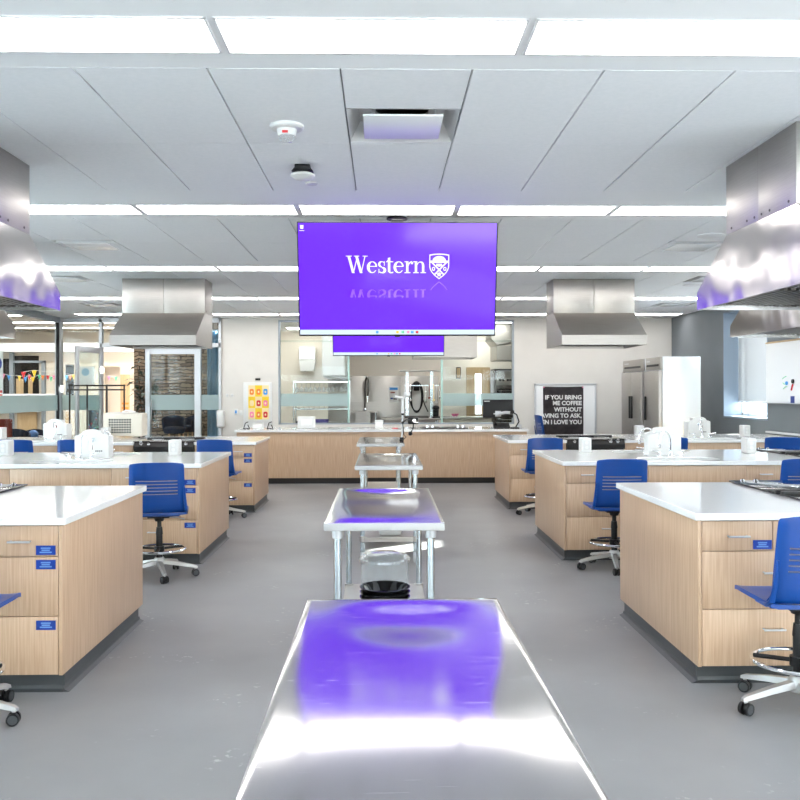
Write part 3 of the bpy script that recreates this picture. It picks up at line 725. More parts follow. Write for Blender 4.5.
# ================================================================== HOODS
def hood(x0, x1, y, double, flip, lab):
    """y: centre line (double) or flat back (single, front towards the camera unless flip)"""
    t = thing('range_hood', lab, 'range hood', ((x0+x1)/2, y, 2.145), PI if flip else 0, 'stainless range hoods')
    h = (x1-x0)/2; zt = CEIL-2.145; zd = .445; d0, d1 = .49, 1.03
    fy = [(-d1,0),(-d1,.123),(-d0,zd)]; by = [(d0,zd),(d1,.123),(d1,0)] if double else [(0,zd),(0,0)]
    prof = fy + by
    mb = MB()
    A = [mb.bm.verts.new((-h,q[0],q[1])) for q in prof]; B = [mb.bm.verts.new((h,q[0],q[1])) for q in prof]
    n = len(prof)
    for i in range(n-1): mb.bm.faces.new((A[i],B[i],B[i+1],A[i+1]))
    mb.bm.faces.new(A); mb.bm.faces.new(B[::-1])
    bmesh.ops.recalc_face_normals(mb.bm, faces=mb.bm.faces[:])
    if sum(f.normal.z for f in mb.bm.faces) < 0: bmesh.ops.reverse_faces(mb.bm, faces=mb.bm.faces[:])
    bmesh.ops.solidify(mb.bm, geom=mb.bm.faces[:], thickness=.008)
    mb.build('canopy', M['sheet_steel'] if double else M['steel'], t, smooth=25)
    yb = d0 if double else 0; yb2 = d1 if double else 0
    mb = MB()
    if double:
        mb.box(-h,h,-d0,-.002,zd+.001,zt-.001,.0015); mb.box(-h,h,.002,d0,zd+.001,zt-.001,.0015)
    else:
        mb.box(-h,-.002,-d0,0,zd+.001,zt-.001,.0015); mb.box(.002,h,-d0,0,zd+.001,zt-.001,.0015)
    mb.build('duct_cover', M['steel'], t)
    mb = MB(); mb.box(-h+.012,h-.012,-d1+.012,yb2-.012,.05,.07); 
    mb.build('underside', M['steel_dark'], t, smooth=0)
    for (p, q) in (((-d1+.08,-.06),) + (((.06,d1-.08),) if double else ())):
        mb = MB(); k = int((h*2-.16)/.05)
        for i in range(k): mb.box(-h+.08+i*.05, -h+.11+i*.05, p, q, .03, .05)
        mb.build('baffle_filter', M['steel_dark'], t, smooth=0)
    for xx in (-h*.5, h*.5):
        mb = MB(); mb.lathe([(0,.046),(.035,.046),(.035,.04),(0,.036)], (xx, -d1+.045, 0), 16); mb.build('hood_lamp', M['white_matte'], t)
    mb = MB()
    for xs in ((-1,1)):
        for yy in ([-.40,-.16,-.05,.05,.16,.40] if double else [-.4,-.1]):
            mb.cyl((xs*h,yy,zd+.03),(xs*(h+.004),yy,zd+.03),.008,seg=8)
    mb.build('screw', M['steel_dark'], t)
    return t
hood(2.275, 3.35, 5.245, True, False, 'large stainless double hood at the photo\'s right edge, hung over the nearest island')
hood(-3.38, -2.305, 5.245+.02, True, False, 'large stainless double hood at the photo\'s left edge, hung over the nearest island')
hood(3.80, 4.87, 8.45, True, False, 'stainless hood over the middle right island, below the large near one')
hood(-5.05, -3.98, 8.52, True, False, 'stainless hood over the middle left island, below the large near one')
hood(2.255, 3.33, 11.97, False, False, 'stainless hood over the farthest right island, before the white wall')
hood(-3.395, -2.32, 11.95, False, False, 'stainless hood over the farthest left island, before the glazing')
hood(.54, 1.63, 15.03, False, True, 'stainless hood over the demonstration counter behind the hanging screens')

# ================================================================== CHAIRS
def make_chair():
    t = thing('drafting_stool', '', 'stool')
    N, Mv = 14, 12
    # seat shell with waterfall front (facing +Y), pale dishing
    mb = MB(); w, d = .235, .225; gv = []
    for j in range(Mv+1):
        row = []; v = j/Mv; y = -d + 2*d*v
        for i in range(N+1):
            uu = -1+2*i/N; ww = w*(1-.05*max(0,v-.8)/.2)
            z = .565 - .014*(1-uu*uu)*math.sin(PI*min(1,v*1.1)) - .011*max(0,(v-.82)/.18)**2 + .006*abs(uu)**6
            row.append(mb.bm.verts.new((uu*ww, y, z)))
        gv.append(row)
    for j in range(Mv):
        for i in range(N): mb.bm.faces.new((gv[j][i],gv[j][i+1],gv[j+1][i+1],gv[j+1][i]))
    bmesh.ops.recalc_face_normals(mb.bm, faces=mb.bm.faces[:])
    bmesh.ops.solidify(mb.bm, geom=mb.bm.faces[:], thickness=.02)
    mb.box(-.18,.18,-.16,.14,.525,.548,.012)
    mb.build('seat', M['blue'], t, smooth=50)
    # back shell with five slots
    mb = MB(); NX = 16; zs = []
    Z0, Z1 = .565, .985
    sl = [.37,.435,.50,.565,.63]
    lev = [0,.05,.12,.20,.29] + [q for a in sl for q in (a, a+.016)] + [.70,.78,.88,.94,.975,1.0]
    slots = {4,6,8,10,12}; slots = {4:1,6:1,8:1,10:1,12:1}
    slot_rows = [4,6,8,10,12]
    gv = []
    def back_pt(uu, v):
        ww = .224 - .008*v*v + (.010 if v < .1 else 0) - .009*max(0,(v-.93)/.07)**2
        z = Z0 + (Z1-Z0)*v - .012*max(0,(v-.9)/.1)**2*abs(uu)**4
        y = -.215 - .055*v - .030*(1-uu*uu) + .035*max(0, 1-v/.12)**2
        if abs(uu) > .92: y += .022*(1-.6*v)
        return Vector((uu*ww, y, z))
    for v in lev: gv.append([mb.bm.verts.new(back_pt(-1+2*i/NX, v)) for i in range(NX+1)])
    for j in range(len(lev)-1):
        for i in range(NX):
            if lev[j] in sl and 2 <= i < NX-2: continue
            mb.bm.faces.new((gv[j][i],gv[j][i+1],gv[j+1][i+1],gv[j+1][i]))
    bmesh.ops.recalc_face_normals(mb.bm, faces=mb.bm.faces[:])
    bmesh.ops.solidify(mb.bm, geom=mb.bm.faces[:], thickness=.011)
    bk = mb.build('backrest', M['blue'], t, smooth=50)
    mb = MB()
    for v in sl:
        p = [back_pt(-1+2*i/NX, v+.016) - Vector((0,.001,0)) for i in range(2, NX-1)]
        mb.tube([q+Vector((0,-.002,.0)) for q in p], .0022, 6)
    mb.build('slot_rib', M['slot'], bk)
    for q in (-1,1):
        mb = MB(); mb.tube([(q*.228,-.05,.548),(q*.232,-.17,.555),(q*.231,-.222,.585),(q*.226,-.245,.66),(q*.22,-.262,.78)], [.008,.012,.014,.012,.007], 10); mb.build('side_bracket', M['blue'], t)
    mb = MB(); mb.box(-.09,.09,-.10,.09,.505,.527,.005); mb.cyl((0,0,.47),(0,0,.51),.035,.05); mb.build('tilt_mechanism', M['black'], t)
    mb = MB(); mb.tube([(.05,-.02,.505),(.15,-.03,.50),(.21,-.035,.485)], .006, 8); mb.build('lever', M['alu'], t)
    mb = MB(); mb.cyl((0,0,.10),(0,0,.36),.027); mb.cyl((0,0,.30),(0,0,.48),.018); mb.cyl((0,0,.36),(0,0,.42),.03,.024); mb.build('gas_column', M['black'], t)
    # foot ring
    mb = MB(); mb.tube([(.215*math.cos(a), .215*math.sin(a), .235) for a in [2*PI*i/40 for i in range(40)]], .011, 10, True); rg = mb.build('foot_ring', M['chrome'], t)
    mb = MB(); mb.cyl((0,0,.215),(0,0,.26),.042)
    for k in range(3):
        a = .5+2*PI*k/3; mb.tube([(.03*math.cos(a),.03*math.sin(a),.238),(.208*math.cos(a),.208*math.sin(a),.235)], .011, 8)
    mb.build('ring_bracket', M['black'], rg)
    # five star base
    mb = MB(); mb.lathe([(0,.09),(.045,.09),(.045,.15),(.035,.165),(0,.165)], seg=24)
    for k in range(5):
        a = 2*PI*k/5; c, s_ = math.cos(a), math.sin(a); R_ = .30
        for (r0, r1, w0, w1, z0, z1) in ((.03,R_,.028,.017,.128,.082),):
            V = []
            for (r, ww, zz, hh) in ((r0,w0,z0,.032),(R_*.55,.023,.108,.028),(r1,w1,z1,.022),(r1+.02,.012,.075,.014)):
                V.append([mb.bm.verts.new((r*c - q*ww*s_, r*s_ + q*ww*c, zz + e*hh/2)) for q, e in ((-1,-1),(1,-1),(.7,1),(-.7,1))])
            for A_, B_ in zip(V, V[1:]):
                for i in range(4): mb.bm.faces.new((A_[i],A_[(i+1)%4],B_[(i+1)%4],B_[i]))
            mb.bm.faces.new(V[0]); mb.bm.faces.new(V[-1])
        mb.cyl((R_*c,R_*s_,.05),(R_*c,R_*s_,.085),.009,seg=8)
    mb.build('star_base', M['alu_cast'], t, smooth=40)
    for k in range(5):
        a = 2*PI*k/5; c, s_ = math.cos(a)*.30, math.sin(a)*.30; ax = Vector((math.cos(a+1.9), math.sin(a+1.9), 0))
        mb = MB(); p = Vector((c,s_,.031))
        for q in (-1,1):
            mb.mi = 0; mb.cyl(p+ax*q*.008, p+ax*q*.026, .031, .029, 20)
            mb.mi = 1; mb.cyl(p+ax*q*.0255, p+ax*q*.0265, .022, .022, 16)
        mb.mi = 0; mb.cyl(p-ax*.009, p+ax*.009, .014, seg=10); mb.box(p.x-.011,p.x+.011,p.y-.011,p.y+.011,.03,.058,.004)
        mb.build('caster', [M['black'], M['rubber']], t)
    return t
CH = [  # x, y, turn, lift, star turn handled by whole-base angle, label
 (2.035,4.24,0,.0,'blue slotted drafting stool at the near side of the nearest right island'),
 (-2.03,4.17,0,.0,'blue drafting stool cut by the left edge, at the nearest left island'),
 (-1.89,7.42,.17,0,'blue slotted drafting stool at the aisle end of the middle left island'),
 (2.03,7.63,0,0,'blue slotted drafting stool at the aisle end of the middle right island'),
 (-2.02,10.85,-.06,0,'blue drafting stool at the aisle end of the farthest left island'),
 (2.01,11.02,0,0,'blue drafting stool at the aisle end of the farthest right island'),
 (-4.47,10.95,0,.0,'blue drafting stool at the farthest left island, leftmost in view'),
 (-3.74,10.95,0,0,'blue drafting stool half hidden behind the middle left towel dispenser'),
 (3.60,7.6,0,.0,'blue drafting stool at the outer end of the middle right island'),
 (3.58,11.05,0,0,'blue drafting stool hidden behind the middle right towel dispenser'),
 (5.07,11.0,-.35,0,'blue drafting stool turned slightly, at the outer end of the farthest right island'),
 (3.17,16.35,-1.45,.13,'blue stool turned sideways before the black letter poster'),
 (-3.45,7.45,0,-.13,'lowered blue stool at the middle left island, cut by the left edge')]
ch0 = make_chair()
STAR = {0:math.radians(194),1:math.radians(-8),2:math.radians(4),3:math.radians(187),4:math.radians(0),5:math.radians(188)}
for i, (x, y, rz, lift, lab) in enumerate(CH):
    o = ch0 if i == 0 else dup(ch0, (x,y,0), rz)
    o.location = (x,y,0); o.rotation_euler = (0,0,rz); o['label'] = lab; o['group'] = 'blue drafting stools'
    for c in o.children:
        n = c.name.split('.')[0]
        if n in ('star_base','caster'): c.rotation_euler = (0,0,STAR.get(i, .3+.4*i) - rz)
        if lift and n in ('seat','backrest','side_bracket','tilt_mechanism','lever','gas_column'):
            if n == 'gas_column' and lift < 0: c.location.z = max(lift, -.0)
            else: c.location.z = lift

# ================================================================== STEEL WORK TABLES
def worktable(cx, yf, yb, dish, lab, seed):
    W = .306; L = yb-yf; TZ = .89
    t = thing('work_table', lab, 'work table', (cx, (yf+yb)/2, 0), 0, 'stainless work tables in a row down the aisle')
    rnd = random.Random(seed); ph = [rnd.uniform(0,6.28) for _ in range(8)]
    NX, NY = 36, 80; h = L/2
    mb = MB(); g = []
    def zz(x, y):
        u, v = x/W, y/h
        e = max(abs(u), 1-(1-abs(v))*h/W)
        edge = min(1, max(0, (1-abs(u))*W/.17)); edge2 = min(1, max(0, (1-abs(v))*h/.17))
        m = edge*edge*(3-2*edge) * edge2*edge2*(3-2*edge2)
        s1 = math.sin(3.2*x+2.1*y+ph[0])*.5 + math.sin(5.2*y-3.0*x+ph[1])*.35 + math.sin(9.0*x+4.2*y+ph[2])*.12 + math.sin(8.5*y+ph[3])*.16
        lens = -math.exp(-((v-.66)/.26)**2 - (u/.62)**2)
        return TZ - .0 + m*(dish*(.0036*s1 + .0100*lens - .0012*(1-u*u)))
    for j in range(NY+1):
        g.append([mb.bm.verts.new((-W+2*W*i/NX, -h+L*j/NY, zz(-W+2*W*i/NX, -h+L*j/NY))) for i in range(NX+1)])
    for j in range(NY):
        for i in range(NX): mb.bm.faces.new((g[j][i],g[j][i+1],g[j+1][i+1],g[j+1][i]))
    # rolled edge going down
    ring = [g[0][i] for i in range(NX+1)] + [g[j][NX] for j in range(1,NY+1)] + [g[NY][i] for i in range(NX-1,-1,-1)] + [g[j][0] for j in range(NY-1,0,-1)]
    prev = ring
    for (o, dz) in ((.0012,-.0006),(.002,-.003),(.002,-.038),(-.006,-.040),(-.006,-.01)):
        nr = []
        for v in ring:
            sx = 1 if v.co.x > W-1e-5 else -1 if v.co.x < -W+1e-5 else 0; sy = 1 if v.co.y > h-1e-5 else -1 if v.co.y < -h+1e-5 else 0
            nr.append(mb.bm.verts.new((v.co.x+sx*o, v.co.y+sy*o, TZ+dz)))
        m = len(ring)
        for i in range(m): mb.bm.faces.new((prev[i],prev[(i+1)%m],nr[(i+1)%m],nr[i])).material_index = 1
        prev = nr
    mb.build('table_top', [M['table_steel'], M['rim']], t, smooth=40)
    mb = MB(); mb.box(-.05,.05,-h+.03,h-.03,TZ-.036,TZ-.012); mb.build('stiffener', M['galv'], t)
    for sx in (-1,1):
        for sy in (-1,1):
            x, y = sx*(W-.066), sy*(h-.07)
            mb = MB(); mb.cyl((x,y,.10),(x,y,TZ-.06),.0205); lg = mb.build('leg', M['galv'], t)
            mb = MB(); mb.cyl((x,y,TZ-.085),(x,y,TZ-.035),.029,.032); mb.box(x-.045,x+.045,y-.045,y+.045,TZ-.036,TZ-.028); mb.build('leg_socket', M['alu'], lg)
            mb = MB(); mb.lathe([(0,0),(.016,0),(.02,.012),(.022,.05),(.017,.105),(0,.105)], (x,y,0), 18); mb.build('bullet_foot', M['alu'], lg)
    mb = MB(); z = .225
    mb.box(-W+.045,W-.045,-h+.05,h-.05,z,z+.012,.003); mb.box(-W+.045,W-.045,-h+.05,-h+.058,z-.03,z); mb.box(-W+.045,W-.045,h-.058,h-.05,z-.03,z)
    for sx in (-1,1):
        for sy in (-1,1): mb.cyl((sx*(W-.066),sy*(h-.07),z-.03),(sx*(W-.066),sy*(h-.07),z+.02),.03)
    mb.build('undershelf', M['steel'], t)
    return t
worktable(.063, 1.20, 2.822, 1, 'large stainless work table in the foreground reflecting the purple screen', 3)
worktable(.006, 4.446, 6.065, 1, 'second stainless work table with black bowls on its undershelf', 5)
worktable(.055, 7.885, 9.49, .8, 'third stainless work table with a white pan on its undershelf', 9)
worktable(-.028, 11.24, 12.88, .8, 'farthest stainless work table, camera arm clamped to it', 12)
# bowls and clear container on the second table's shelf
bx, by, bz = atx(384.5, 5.0), 5.05, .2375
bw = None
for i in range(4):
    mb = MB(); R = .146; H_ = .115; th = .006
    mb.lathe([(0,0),(.075,0),(.085,.006),(R-.012,H_-.012),(R,H_),(R+.004,H_),(R+.004,H_-.006),(R-.005,H_-.016),(R-.012,H_-.018),(R-.02,H_-.02),(.08,.012),(0,.010)], seg=48) if 0 else \
    mb.lathe([(0,.0),(.085,0),(.10,.008),(R-.008,H_-.014),(R,H_-.004),(R,H_),(R-.006,H_),(R-.014,H_-.012),(.098,.015),(.08,.009),(0,.009)], seg=48)
    o = mb.build('mixing_bowl', M['black_glass']) if i == 0 else bw.copy()
    if i: COL.objects.link(o)
    else: bw = o
    o.location = (bx, by, bz + .028*i)
    tag(o, 'shiny black mixing bowl, %s in the stack under the second table' % ['bottom one','second from bottom','third from bottom','topmost'][i], 'bowl', 'nested black bowls')
ct = thing('food_container', 'clear plastic container with lid behind the black bowls', 'container', (bx-.0, by+.36, bz))
mb = MB(); mb.lathe([(0,.002),(.13,.002),(.14,.01),(.15,.27),(.156,.275),(.152,.28),(.146,.275),(.136,.014),(0,.008)], seg=40); mb.build('tub', M['acrylic'], ct)
mb = MB(); mb.lathe([(0,.325),(.09,.322),(.13,.308),(.155,.29),(.158,.278),(.163,.278),(.16,.294),(.135,.314),(.09,.329),(0,.333)], seg=40); mb.build('lid', M['acrylic'], ct)
t = thing('food_pan', 'white pan on the undershelf of the third table', 'pan', (atx(390,8.2), 8.2, .2375))
mb = MB()
lv = [(rrect(0,0,.20,.30,.03),.002),(rrect(0,0,.23,.34,.04),.075),(rrect(0,0,.26,.37,.05),.078),(rrect(0,0,.258,.368,.05),.074),(rrect(0,0,.222,.332,.04),.07),(rrect(0,0,.19,.29,.03),.008)]
Rr = [[mb.bm.verts.new((x,y,z)) for x,y in L_] for L_,z in lv]
for A_,B_ in zip(Rr,Rr[1:]):
    for i in range(len(A_)): mb.bm.faces.new((A_[i],A_[(i+1)%len(A_)],B_[(i+1)%len(A_)],B_[i]))
mb.bm.faces.new(Rr[0]); mb.bm.faces.new(Rr[-1]); mb.build('tray', M['white_plastic'], t)
# camera arm on the farthest table
t = thing('camera_arm', 'white camera arm with black camera clamped to the farthest work table', 'camera arm', (.262, 12.05, 0))
mb = MB(); mb.box(-.03,.018,-.02,.02,.8905,.93,.003); mb.box(.014,.026,-.02,.02,.82,.93,.003); mb.box(-.03,.026,-.02,.02,.815,.828,.003); mb.cyl((-.01,0,.80),(-.01,0,.848),.006); mb.build('clamp', M['black'], t)
mb = MB(); mb.tube([(-.0,0,.93),(.008,0,1.02),(.006,0,1.15),(.012,0,1.25)], .011, 10); mb.build('lower_arm', M['alu'], t)
mb = MB(); mb.ball((.012,0,1.13),.02); mb.ball((.012,0,1.25),.02); mb.build('joint', M['black'], t)
mb = MB(); mb.tube([(.012,0,1.26),(.014,0,1.46),(.02,0,1.49)], .018, 12); mb.tube([(.014,0,1.47),(-.10,-.05,1.49)], .02, 10); mb.build('upper_arm', M['white_plastic'], t)
mb = MB(); mb.ball((.075,-.02,1.52),.045,16,(1,1,.9)); mb.build('lamp_head', M['white_plastic'], t)
mb = MB(); mb.tube([(.012,0,1.13),(.06,-.01,1.17),(.10,-.01,1.17)], .008, 8); mb.box(.085,.225,-.05,.04,1.11,1.205,.014,3); cm = mb.build('camera', M['black'], t)
mb = MB(); mb.cyl((.17,-.05,1.16),(.17,-.062,1.16),.022); mb.box(.19,.215,-.052,-.05,1.13,1.14); mb.build('camera_lens', M['chrome'], cm)
mb = MB(); mb.tube([(.16,0,1.112),(.158,0,1.06),(.125,0,.99)], .008, 8); mb.ball((.118,0,.98),.03); mb.build('counterweight', M['black'], t)
mb = MB(); mb.tube([(.012,-.02,1.13),(.02,-.022,1.05),(.025,-.022,.97),(.06,-.02,.935),(.02,-.03,.896),(-.03,-.06,.895)], .006, 8); mb.build('cable', M['black'], t)

# ================================================================== SCREENS
def stroke2d(pts, ws):
    """closed outline of a stroke of varying half width along a 2D path"""
    P = [Vector(p) for p in pts]; n = len(P); Lf, Rt = [], []
    for i in range(n):
        d = (P[min(i+1,n-1)] - P[max(i-1,0)]).normalized(); nn = Vector((-d.y, d.x))
        w = ws[i] if isinstance(ws, (list,tuple)) else ws
        Lf.append(P[i]+nn*w); Rt.append(P[i]-nn*w)
    return Lf, Rt
def glyphs():
    """serif letters W e s t e r n as lists of quad strips; cap height 1"""
    G = []; x = 0
    def strip(pts, ws): 
        Lf, Rt = stroke2d([(x+p[0], p[1]) for p in pts], ws); 
        for i in range(len(Lf)-1): G.append([Lf[i],Rt[i],Rt[i+1],Lf[i+1]])
    def rect(a,b,c,d): G.append([Vector((x+a,c)),Vector((x+b,c)),Vector((x+b,d)),Vector((x+a,d))])
    def para(xa, ya, xb, yb, w): G.append([Vector((x+xa-w,ya)),Vector((x+xa+w,ya)),Vector((x+xb+w,yb)),Vector((x+xb-w,yb))])
    def arc(cx,cy,rx,ry,a0,a1,n,wf):
        pts=[];ws=[]
        for i in range(n+1):
            a=math.radians(a0+(a1-a0)*i/n); pts.append((cx+rx*math.cos(a),cy+ry*math.sin(a))); ws.append(wf(a))
        strip(pts,ws)
    XH = .68
    def W():
        para(.16,1,.42,0,.075); para(.42,.0,.62,.80,.028); para(.60,1,.87,0,.075); para(.87,0,1.10,1,.028)
        rect(.0,.34,.955,1.0); rect(.46,.76,.955,1.0); rect(.96,1.24,.955,1.0)
    def e():
        arc(.30,XH/2,.235,XH/2-.025,8,325,26,lambda a:.022+.055*max(0,-math.cos(a))**1.3+.012*max(0,math.cos(a))*(math.sin(a)>0)*2)
        rect(.07,.56,.365,.41)
    def s_():
        arc(.235,XH*.75,.155,XH*.25-.02,40,270,14,lambda a:.022+.04*max(0,-math.cos(a)))
        arc(.235,XH*.25,.17,XH*.25-.02,90,-140,14,lambda a:.026+.048*max(0,math.cos(a)))
        rect(.355,.395,XH*.62,XH); rect(.045,.085,.0,XH*.36)
    def t_():
        rect(.10,.235,.08,.88); rect(.0,.40,XH-.05,XH); arc(.30,.12,.13,.10,180,320,10,lambda a:.028+.02*max(0,-math.cos(a)))
        G.append([Vector((x+.0,XH-.05)),Vector((x+.12,XH-.05)),Vector((x+.235,.9)),Vector((x+.19,.9))])
    def r_():
        rect(.09,.225,.0,XH); rect(.0,.11,XH-.05,XH); rect(.0,.34,0,.05); strip([(.2,.40),(.26,.56),(.36,.645),(.43,.65)],[.02,.028,.035,.04]); arc(.43,.58,.035,.035,0,360,12,lambda a:.036)
    def n_():
        rect(.09,.225,0,XH); rect(.0,.11,XH-.05,XH); rect(.0,.32,0,.05); rect(.50,.635,0,.44); rect(.42,.73,0,.05)
        strip([(.2,.44),(.27,.58),(.38,.645),(.48,.63),(.545,.55),(.567,.43)],[.02,.024,.03,.045,.062,.068])
    for f, adv in ((W,1.21),(e,.61),(s_,.48),(t_,.43),(e,.62),(r_,.50),(n_,.74)):
        f(); x += adv
    return G, x
def shield(cx, cy, w, h, n=10):
    pts = [(-.5,.5),(-.25,.535),(0,.545),(.25,.535),(.5,.5),(.5,.05)]
    for i in range(1,n+1):
        q = i/n; pts.append((.5*(1-q**2.1), .05-.57*q))
    pts += [(-p[0],p[1]) for p in pts[6:-1][::-1]] + [(-.5,.05)]
    return [(cx+p[0]*w, cy+p[1]*h) for p in pts]
def screen(cx, ytop, zc, tilt, lab):
    W_, H_ = 1.652, .945
    t = thing('hanging_screen', lab, 'screen', (cx, ytop, zc)); t.rotation_euler = (math.radians(tilt), 0, 0)
    t['group'] = 'large purple screens hung from the ceiling'
    mb = MB(); mb.box(-W_/2, W_/2, .002, .05, -H_/2, H_/2, .004); mb.box(-.45,.45,.05,.08,-.33,.2,.01); mb.box(-.02,.02,-.004,.004,-H_/2-.008,-H_/2+.002); mb.build('housing', M['black'], t)
    mb = MB(); mb.box(-W_/2+.010, W_/2-.010, -.0015, .003, -H_/2+.014, H_/2-.010); sc = mb.build('display', M['purple'], t, smooth=0)
    # taskbar and icons
    zb = -H_/2+.014; mb = MB(); mb.box(-W_/2+.010, W_/2-.010, -.0022, -.0015, zb, zb+.040); mb.build('taskbar', M['screen_bar'], sc, smooth=0)
    mats = [M['sky_blue'], M['yellow'], M['green'], M['pink'], M['sky_blue'], M['red']]; mb = MB()
    for i, xx in enumerate((-.17,.0,.045,.09,.125,.165)):
        mb.mi = i; mb.box(xx-.011, xx+.011, -.0027, -.0022, zb+.010, zb+.030)
    mb.build('taskbar_icon', mats, sc, smooth=0)
    mb = MB(); mb.lathe([(0,0),(.012,0),(.015,.03),(0,.03)], seg=12); mb.move(Matrix.Translation((-.785,-.003,.415)) @ Matrix.Diagonal((1,.05,1,1))); mb.box(-.805,-.765,-.0027,-.002,.398,.403); mb.build('desktop_icon', M['screen_white'], sc, smooth=0)
    # wordmark
    G, adv = glyphs(); lx0, lx1 = -.427, .237; k = (lx1-lx0)/adv; base = .055
    mb = MB()
    for q in G: mb.poly([(lx0+p.x*k, -.003, base+p.y*.142) for p in q])
    o = mb.build('wordmark', M['screen_white'], sc, smooth=0)
    mb = MB()
    for q in G: mb.poly([(lx0+p.x*k, -.0028, base-.135-p.y*.142) for p in q])
    g = mb.bm.verts[:]+mb.bm.edges[:]+mb.bm.faces[:]
    bmesh.ops.bisect_plane(mb.bm, geom=g, plane_co=(0,0,base-.135-.067), plane_no=(0,0,-1), clear_outer=True)
    mb.build('mirrored_wordmark', M['purple_lit'], sc, smooth=0)
    # crest
    cx_, cz_ = .345, .108; w, h = .165, .198
    def flat(mb, pts, y): mb.poly([(p[0], y, p[1]) for p in pts])
    mb = MB(); flat(mb, shield(cx_, cz_, w, h), -.0028); cr = mb.build('crest', M['screen_white'], sc, smooth=0)
    mb = MB(); flat(mb, shield(cx_, cz_, w*.90, h*.91), -.0031); mb.build('crest_field', M['purple'], sc, smooth=0)
    mb = MB(); 
    def bar(x0,z0,x1,z1,wd,y=-.0034):
        d = Vector((x1-x0,z1-z0)).normalized(); n_ = Vector((-d.y,d.x))*wd
        flat(mb, [(x0+n_.x,z0+n_.y),(x0-n_.x,z0-n_.y),(x1-n_.x,z1-n_.y),(x1+n_.x,z1+n_.y)], y)
    bar(cx_-.07,cz_+.045,cx_+.043,cz_-.07,.006); bar(cx_+.07,cz_+.045,cx_-.043,cz_-.07,.006)
    flat(mb, [(cx_-.073,cz_+.032),(cx_+.073,cz_+.032),(cx_+.073,cz_+.05),(cx_-.073,cz_+.05)], -.0035)
    flat(mb, [(cx_+.055*math.cos(PI*i/12), cz_+.05+.038*math.sin(PI*i/12)) for i in range(13)], -.0035)
    flat(mb, [(cx_-.024,cz_+.006),(cx_,cz_+.0),(cx_+.024,cz_+.006),(cx_+.024,cz_+.024),(cx_-.024,cz_+.024)], -.0036)
    for q in (-1,1): flat(mb, [(cx_+q*(.047+.014*math.cos(2*PI*i/10)), cz_-.018+.017*math.sin(2*PI*i/10)) for i in range(10)], -.0035)
    flat(mb, [(cx_+(.024 if i%2==0 else .011)*math.cos(PI/2+2*PI*i/10), cz_-.064+(.024 if i%2==0 else .011)*math.sin(PI/2+2*PI*i/10)) for i in range(10)], -.0035)
    mb.build('crest_charges', M['screen_white'], sc, smooth=0)
    mb = MB()
    for q in (-1,1): flat(mb, [(cx_+q*(.047+.007*math.cos(2*PI*i/8)), cz_-.018+.009*math.sin(2*PI*i/8)) for i in range(8)], -.0038)
    mb.build('crest_detail', M['purple'], sc, smooth=0)
    mb = MB(); pts = [(p[0], base-.135-(p[1]-.0)+ .0) for p in shield(cx_, 0, w, h)]
    top = [(p[0], -.012-.0-(p[1]+.0)-.105) for p in shield(cx_, 0, w, h)]
    inner = [(p[0], -.012-p[1]-.105) for p in shield(cx_, 0, w*.9, h*.91)]
    n = len(top)
    for i in range(n): mb.poly([(top[i][0],-.0028,top[i][1]),(top[(i+1)%n][0],-.0028,top[(i+1)%n][1]),(inner[(i+1)%n][0],-.0028,inner[(i+1)%n][1]),(inner[i][0],-.0028,inner[i][1])])
    bmesh.ops.bisect_plane(mb.bm, geom=mb.bm.verts[:]+mb.bm.edges[:]+mb.bm.faces[:], plane_co=(0,0,-.085), plane_no=(0,0,-1), clear_outer=True)
    mb.build('mirrored_crest', M['purple_lit'], sc, smooth=0)
    # mount: pole to the ceiling (upright although the screen is tilted)
    inv = Matrix.Rotation(math.radians(-tilt), 4, 'X'); top_z = CEIL - zc
    mb = MB(); mb.cyl((0,.20,-.05),(0,.20,top_z-.012),.024); mb.cyl((0,.20,top_z-.014),(0,.20,top_z-.001),.09,seg=28); mb.move(inv); mb.build('ceiling_pole', M['black'], t)
    mb = MB(); mb.box(-.03,.03,.08,.22,-.06,.04,.004); mb.box(-.05,.05,.03,.09,H_/2-.02,H_/2+.02,.004); mb.build('bracket', M['black'], t)
    return t
screen(.125, 7.255, 2.489, 12.0, 'large near screen with white wordmark and crest, hung over the aisle')
screen(.088, 12.86, 2.55, 12.0, 'second screen hung farther back, mostly behind the near screen')

# ================================================================== DEMONSTRATION COUNTER
DC0, DC1, DYF, DYB = -2.50, 2.48, 14.80, 15.88
t = thing('demonstration_counter', 'long oak counter across the back of the room with white top', 'counter', (0,0,0))
mb = MB()
for i in range(5):
    x0 = DC0+.03+(DC1-DC0-.06)*i/5; mb.box(x0+.001, x0+(DC1-DC0-.06)/5-.001, DYF, DYF+.02, .10, CT0-.02)
mb.build('front_panel', M['wood'], t, smooth=0)
mb = MB(); mb.box(DC0+.03, DC1-.03, DYF+.021, DYB, .10, CT0-.001); mb.build('carcass', M['wood'], t, smooth=0)
mb = MB(); mb.box(DC0+.05, DC1-.05, DYF+.05, DYB-.05, 0, .10); mb.build('toe_kick', M['black_metal'], t, smooth=0)
ckx0, ckx1 = .70, 1.48
mb = MB(); mb.holed([(DC0,DYF-.03),(DC1,DYF-.03),(DC1,DYB+.03),(DC0,DYB+.03)], [[(ckx0,15.12),(ckx1,15.12),(ckx1,15.62),(ckx0,15.62)]], CT0, CT1); mb.build('counter_top', M['quartz'], t, smooth=0)
t = thing('cooktop', 'black cooktop with silver knobs set in the demonstration counter', 'cooktop', ((ckx0+ckx1)/2, 15.37, CT1))
mb = MB(); mb.box(-.385,.385,-.245,.245,-.03,.006); mb.box(-.40,.40,-.26,.26,.001,.016,.004); mb.build('cooktop_glass', M['black_glass'], t)
